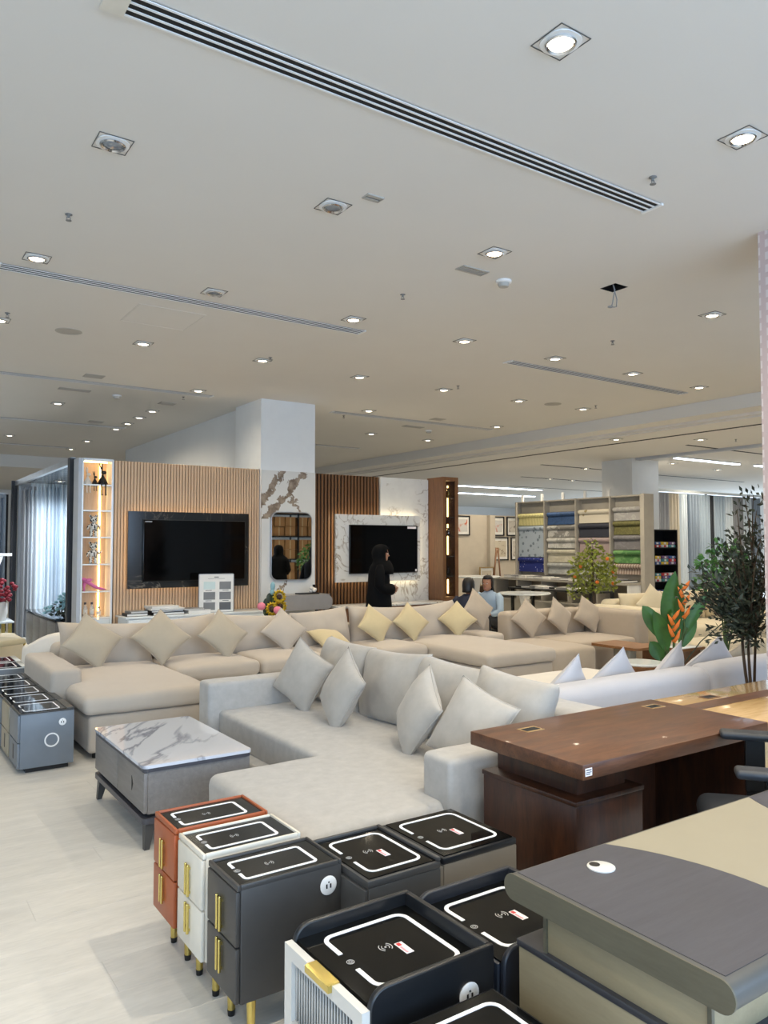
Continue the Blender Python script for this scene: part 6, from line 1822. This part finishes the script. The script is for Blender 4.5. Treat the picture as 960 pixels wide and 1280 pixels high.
for dx in (-.18, .18): obj('leg', MB().tube([(dx, 0, 0), (dx * .15, 0, 1.55)], .02, 6), 'cabinet_wood', sp, True)
obj('rear_leg', MB().tube([(0, .35, 0), (0, 0, 1.5)], .018, 6), 'cabinet_wood', sp, True)
obj('ledge', MB().box(-.22, .22, -.05, .02, .72, .75), 'cabinet_wood', sp)
ss = thing('side_stand', 'low dark cabinet carrying the gold-framed picture', 'cabinet', (12.77, 14.2, 0))
obj('body', MB().box(-.35, .35, -.16, .12, .06, .60), 'walnut_side', ss)
obj('top_panel', MB().box(-.37, .37, -.18, .13, .60, .618), 'walnut_side', ss)
obj('plinth', MB().box(-.32, .32, -.14, .1, 0, .06), 'black_plastic', ss)

# ================================================================== CURTAINS
def curtain_mb(w, h, waves, amp, seed=0.0, n=None, flare=0.0):
    n = n or int(waves * 8); m = MB(); vs = []; fs = []; nz = 6
    for i in range(n + 1):
        t = i / n
        for j in range(nz + 1):
            z = h * j / nz; f = 1 + .25 * (1 - j / nz)
            x = (t - .5) * w * (1 + flare * (1 - j / nz)); ph = 2 * PI * waves * t + seed
            yv = amp * f * (math.sin(ph) + .35 * math.sin(2.3 * ph + seed) * (1 - .5 * j / nz))
            vs.append((x, yv, z))
    k = nz + 1
    for i in range(n):
        for j in range(nz): fs.append((i * k + j, (i + 1) * k + j, (i + 1) * k + j + 1, i * k + j + 1))
    m.add(vs, fs); N = len(vs)
    m.add([(a, b + .004, c) for a, b, c in vs], [tuple(reversed(f)) for f in fs])
    return m
def hang(x, y_, z0, w, h, mat, label, waves=4, amp=.035, rz=0, seed=0.0, group=None, flare=0.0, tilt=0.0):
    t = thing('curtain', label, 'curtain', (x, y_, z0), R(rz), group)
    o = obj('drape', curtain_mb(w, h, waves, amp, seed, None, flare), mat, t, True)
    o.rotation_euler = (0, R(tilt), 0)
    obj('header_tape', MB().box(-w / 2, w / 2, -.012, .016, h - .05, h + .012), mat, t)
G = 'curtain samples hanging in the right-hand bank'
cx = 16.25
rows = [('curtain_grey', .45, 'grey curtain sample first from the left in the right-hand bank'), ('curtain_beige', .40, 'beige curtain sample second from the left in the right-hand bank'), ('curtain_white', .42, 'white curtain sample left of the leaning steel one in the right-hand bank'),
        ('curtain_steel', .50, 'steel blue curtain sample fourth from the left in the right-hand bank'), ('curtain_blue', .45, 'pale blue curtain sample left of the dark one in the right-hand bank'), ('curtain_dark', .16, 'narrow near-black curtain sample crossing the right-hand bank'),
        ('curtain_blue', .5, 'pale blue curtain sample right of the dark one in the right-hand bank'), ('curtain_white', .36, 'white curtain sample seventh from the left in the right-hand bank'), ('curtain_grey', .5, 'grey curtain sample third from the right in the right-hand bank'), ('curtain_white', .4, 'white curtain sample second from the right in the right-hand bank'), ('curtain_steel', .5, 'steel blue curtain sample at the right end of the right-hand bank')]
for k, (m, w, lab) in enumerate(rows):
    hang(cx + w / 2, 12.0, .08, w * 1.02, 2.84, m, lab, max(2, w * 9), .075, 0, k * 1.7, G)
    cx += w
rl = thing('curtain_rail', 'white curtain rail over the right-hand curtain bank', 'rail', (16.1, 12.0, 2.945))
obj('rail', MB().box(0, 4.8, -.06, .06, 0, .07), 'white_gloss', rl)
for q in (.05, 2.4, 4.72): obj('post', MB().box(q, q + .05, .07, .12, -2.945, .07), 'aluminium', rl)
# ---- left curtain booth behind the niche
BT = thing('curtain_booth', 'dark-framed curtain display booth with glossy ceiling at far left', 'display booth', (2.24, 10.5, 0))
obj('front_post', MB().box(-.085, -.005, -.18, -.06, 0, 2.72), 'dark_metal', BT)
obj('rear_post', MB().box(-.06, .0, 4.35, 4.43, 0, 2.74).box(-.10, -.065, 4.33, 4.40, 0, 2.74), 'dark_metal', BT)
obj('side_beam', MB().box(-.04, .02, -.03, 4.35, 2.66, 2.74), 'aluminium', BT)
cp = None
for k in range(12):
    y0 = .14 + k * .352
    if cp is None: cp = obj('ceiling_panel', MB().box(.02, 2.3, .0, .33, 2.70, 2.725), 'booth_panel', BT, loc=(0, y0, 0))
    else: inst(cp, 'ceiling_panel', BT, (0, y0, 0))
obj('back_wall', MB().box(.02, 2.3, 4.36, 4.42, 0, 2.74), 'grey_wall_paint', BT)
downlight(2.85, 12.6, 2.70, 1, 'downlight added under the glossy ceiling of the left curtain booth to brighten curtains', power=4.5, col=(.82, .91, 1.0))  # both booth lamps are added to brighten the curtains
downlight(2.75, 13.9, 2.70, 1, 'rear downlight added under the glossy ceiling of the left curtain booth', power=4.0, col=(.82, .91, 1.0))
G = 'curtains in the left booth'
for k, (x, w, m, lab) in enumerate(((2.40, .22, 'curtain_grey', 'grey-beige curtain strip at the left of the left booth'), (2.62, .34, 'curtain_white', 'white pleated curtain beside the grey-beige strip in the left booth'), (2.86, .28, 'curtain_blue', 'pale blue curtain in the middle of the left booth'), (3.12, .40, 'curtain_white', 'bluish white curtain at the right of the left booth'))):
    hang(x, 14.7, .06 if k else .0, w * 1.1, 2.63, m, lab, max(2, w * 16), .04, 0, k * 2.1, G)
rl = thing('curtain_rail', 'rail carrying the curtains in the left booth', 'rail', (2.23, 14.72, 2.645))
obj('rail', MB().box(0, 1.3, -.03, .03, .06, .09), 'aluminium', rl); obj('glider', MB().box(.02, 1.28, -.008, .008, .03, .06), 'aluminium', rl)
# glossy low sideboard in the booth
t = thing('sideboard', 'low grey sideboard with a glossy glass top in the left booth', 'sideboard', (2.12, 10.75, 0))
obj('glass_top', MB().box(-.03, .52, -.03, 2.2, .60, .62, .003), 'black_glass', t, 35)
obj('body', MB().box(0, .48, 0, 2.15, .08, .60), 'greyash_body', t)
for k in range(4): obj('door', MB().box(-.018, 0, .01 + k * .536, .01 + k * .536 + .526, .09, .585, .003), 'greyash_body', t, 35)
obj('plinth', MB().box(.04, .44, .04, 2.1, 0, .08), 'black_plastic', t)
t = thing('flower_arrangement', 'pale blue flower arrangement on the glossy sideboard', 'flowers', (2.32, 11.0, .6205))
obj('bowl', MB().lathe([(0, 0), (.06, 0), (.10, .05), (.09, .06), (0, .05)], 16), 'dark_metal', t, True)
rnd = random.Random(17); m = MB()
for k in range(46):
    a = rnd.uniform(0, 2 * PI); rr = rnd.uniform(0, .22); c = (rr * math.cos(a) * 1.1 - .06, rr * math.sin(a), .07 + rnd.uniform(0, .10) + (.18 * rnd.random() if rr < .12 else 0))
    m.sphere(c, .028, .026, .02, 7, 5)
obj('blooms', m, 'petal_blue', t, True, kind='stuff')
obj('leaves', foliage(41, 60, (-.04, 0, .12), (.25, .2, .10), .08, .018), 'leaf_dark', t, kind='stuff')
# far-left bay: second post, dark curtains, striped bench back, red flowers, gold chair
for k, (x, w, m, lab) in enumerate(((1.42, .5, 'curtain_grey', 'dark grey curtain at the left edge behind the red flowers'), (1.95, .45, 'curtain_steel', 'steel grey curtain between the left edge and the booth post'))):
    hang(x, 15.9, .05, w * 1.1, 2.5, m, lab, max(3, w * 12), .04, 0, k * 2.7, 'curtains at the left edge')
rl = thing('curtain_rail', 'rail carrying the dark curtains at the left edge', 'rail', (1.1, 15.9, 2.56))
obj('rail', MB().box(0, 1.15, -.03, .03, .0, .03), 'aluminium', rl); obj('post', MB().box(0, .05, .05, .09, -2.56, .03), 'dark_metal', rl); obj('post', MB().box(1.10, 1.15, .05, .09, -2.56, .03), 'dark_metal', rl)
t = thing('dining_table', 'white dining table carrying the red flowers at the left edge', 'table', (1.62, 13.2, 0))
obj('tabletop', MB().box(-.45, .3, -.4, .4, .43, .46, .004), 'white_gloss', t, 35)
for sx in (-.4, .25):
    for sy in (-.34, .34): obj('leg', MB().box(sx - .025, sx + .025, sy - .025, sy + .025, 0, .43), 'brushed_gold', t)
t = thing('red_bouquet', 'dark red flowers in a pale vase at the left edge', 'flowers', (1.75, 12.95, .4605))
obj('vase', MB().lathe([(0, 0), (.07, 0), (.10, .12), (.09, .26), (.075, .28), (0, .28)], 18), 'pot_white', t, True)
m = MB(); rnd = random.Random(19)
for k in range(48): m.sphere((rnd.uniform(-.2, .2), rnd.uniform(-.15, .15), .30 + rnd.uniform(0, .32)), .034, .034, .03, 7, 5)
obj('blooms', m, 'petal_red', t, True, kind='stuff')
t = thing('gold_chair', 'gold-framed dining chair with beige seat at the left edge', 'chair', (1.34, 10.08, 0), R(35))
obj('seat', softbox(-.22, .22, -.22, .22, .43, .50, .03, .01), 'beige_chair_fabric', t, True)
obj('backrest', softbox(-.21, .21, .21, .26, .52, .98, .024, .0), 'beige_chair_fabric', t, True)
for s in (-1, 1):
    obj('back_post', MB().tube([(s * .22, .25, 0), (s * .22, .23, .5), (s * .225, .27, 1.02)], .012, 8), 'brushed_gold', t, True)
    obj('leg', MB().tube([(s * .2, -.2, .44), (s * .22, -.23, 0)], .012, 8), 'brushed_gold', t, True)
obj('top_rail', MB().tube([(-.225, .27, 1.02), (0, .28, 1.05), (.225, .27, 1.02)], .012, 8), 'brushed_gold', t, True)
t = thing('slatted_bench', 'white slatted bench back leaning at the left edge behind the red flowers', 'bench', (1.38, 14.6, 0))
sl = None
for k in range(9):
    if sl is None: sl = obj('slat', MB().box(0, .05, -.02, 0, .0, 1.05, .004).xform(Matrix.Rotation(R(18), 4, 'Y')), 'white_plastic', t, loc=(-.55, 0, .45))
    else: inst(sl, 'slat', t, (-.55 + .10 * k, 0, .45))
obj('rail', MB().box(-.56, .62, -.03, .01, .42, .46).box(-.30, .75, -.03, .01, 1.42, 1.47), 'white_plastic', t)
obj('leg', MB().box(-.5, -.44, -.03, .01, 0, .42), 'white_plastic', t); obj('leg', MB().box(.5, .56, -.03, .01, 0, .42), 'white_plastic', t)

# ================================================================== STOCK CARTONS (seen only in the wall mirror)
cr = thing('carton_rack', 'metal rack of stock cartons seen in the wall mirror', 'rack', (7.6, 1.2, 0))
for z in (.02, .62, 1.22, 1.82, 2.42): obj('deck', MB().box(0, 3.9, 0, .5, z, z + .03), 'dark_metal', cr)
for x in (-.04, 1.95, 3.9):
    obj('upright', MB().box(x, x + .04, 0, .04, 0, 2.9).box(x, x + .04, .46, .5, 0, 2.9), 'dark_metal', cr)
bx_ = None; rnd = random.Random(23)
nth = ['first', 'second', 'third', 'fourth', 'fifth', 'sixth', 'seventh', 'eighth', 'ninth', 'tenth', 'eleventh', 'twelfth']
for zi, z in enumerate((.65, 1.25, 1.85, 2.45)):
    for k in range(12):
        for q in range(2):
            xx = 7.6 + .17 + k * .315 + (.05 if k > 5 else 0)
            clab = f'brown carton, {nth[k]} from left, {["lower", "upper"][q]} on the {["lowest", "second", "third", "top"][zi]} shelf seen in the mirror'
            if bx_ is None:
                b0 = thing('carton', clab, 'carton', (xx, 1.45, z + .0005 + q * .265), 0, 'cartons on the rack seen in the mirror')
                obj('box', MB().box(-.145, .145, -.2, .2, 0, .25, .003, 1), 'carton', b0)
                obj('tape', MB().box(-.02, .02, .2, .2012, 0.01, .24), 'carton_tape', b0)
                bx_ = b0
            else:
                dup(bx_, (xx, 1.45 + rnd.uniform(-.03, .03), z + .0005 + q * .2535), label=clab)
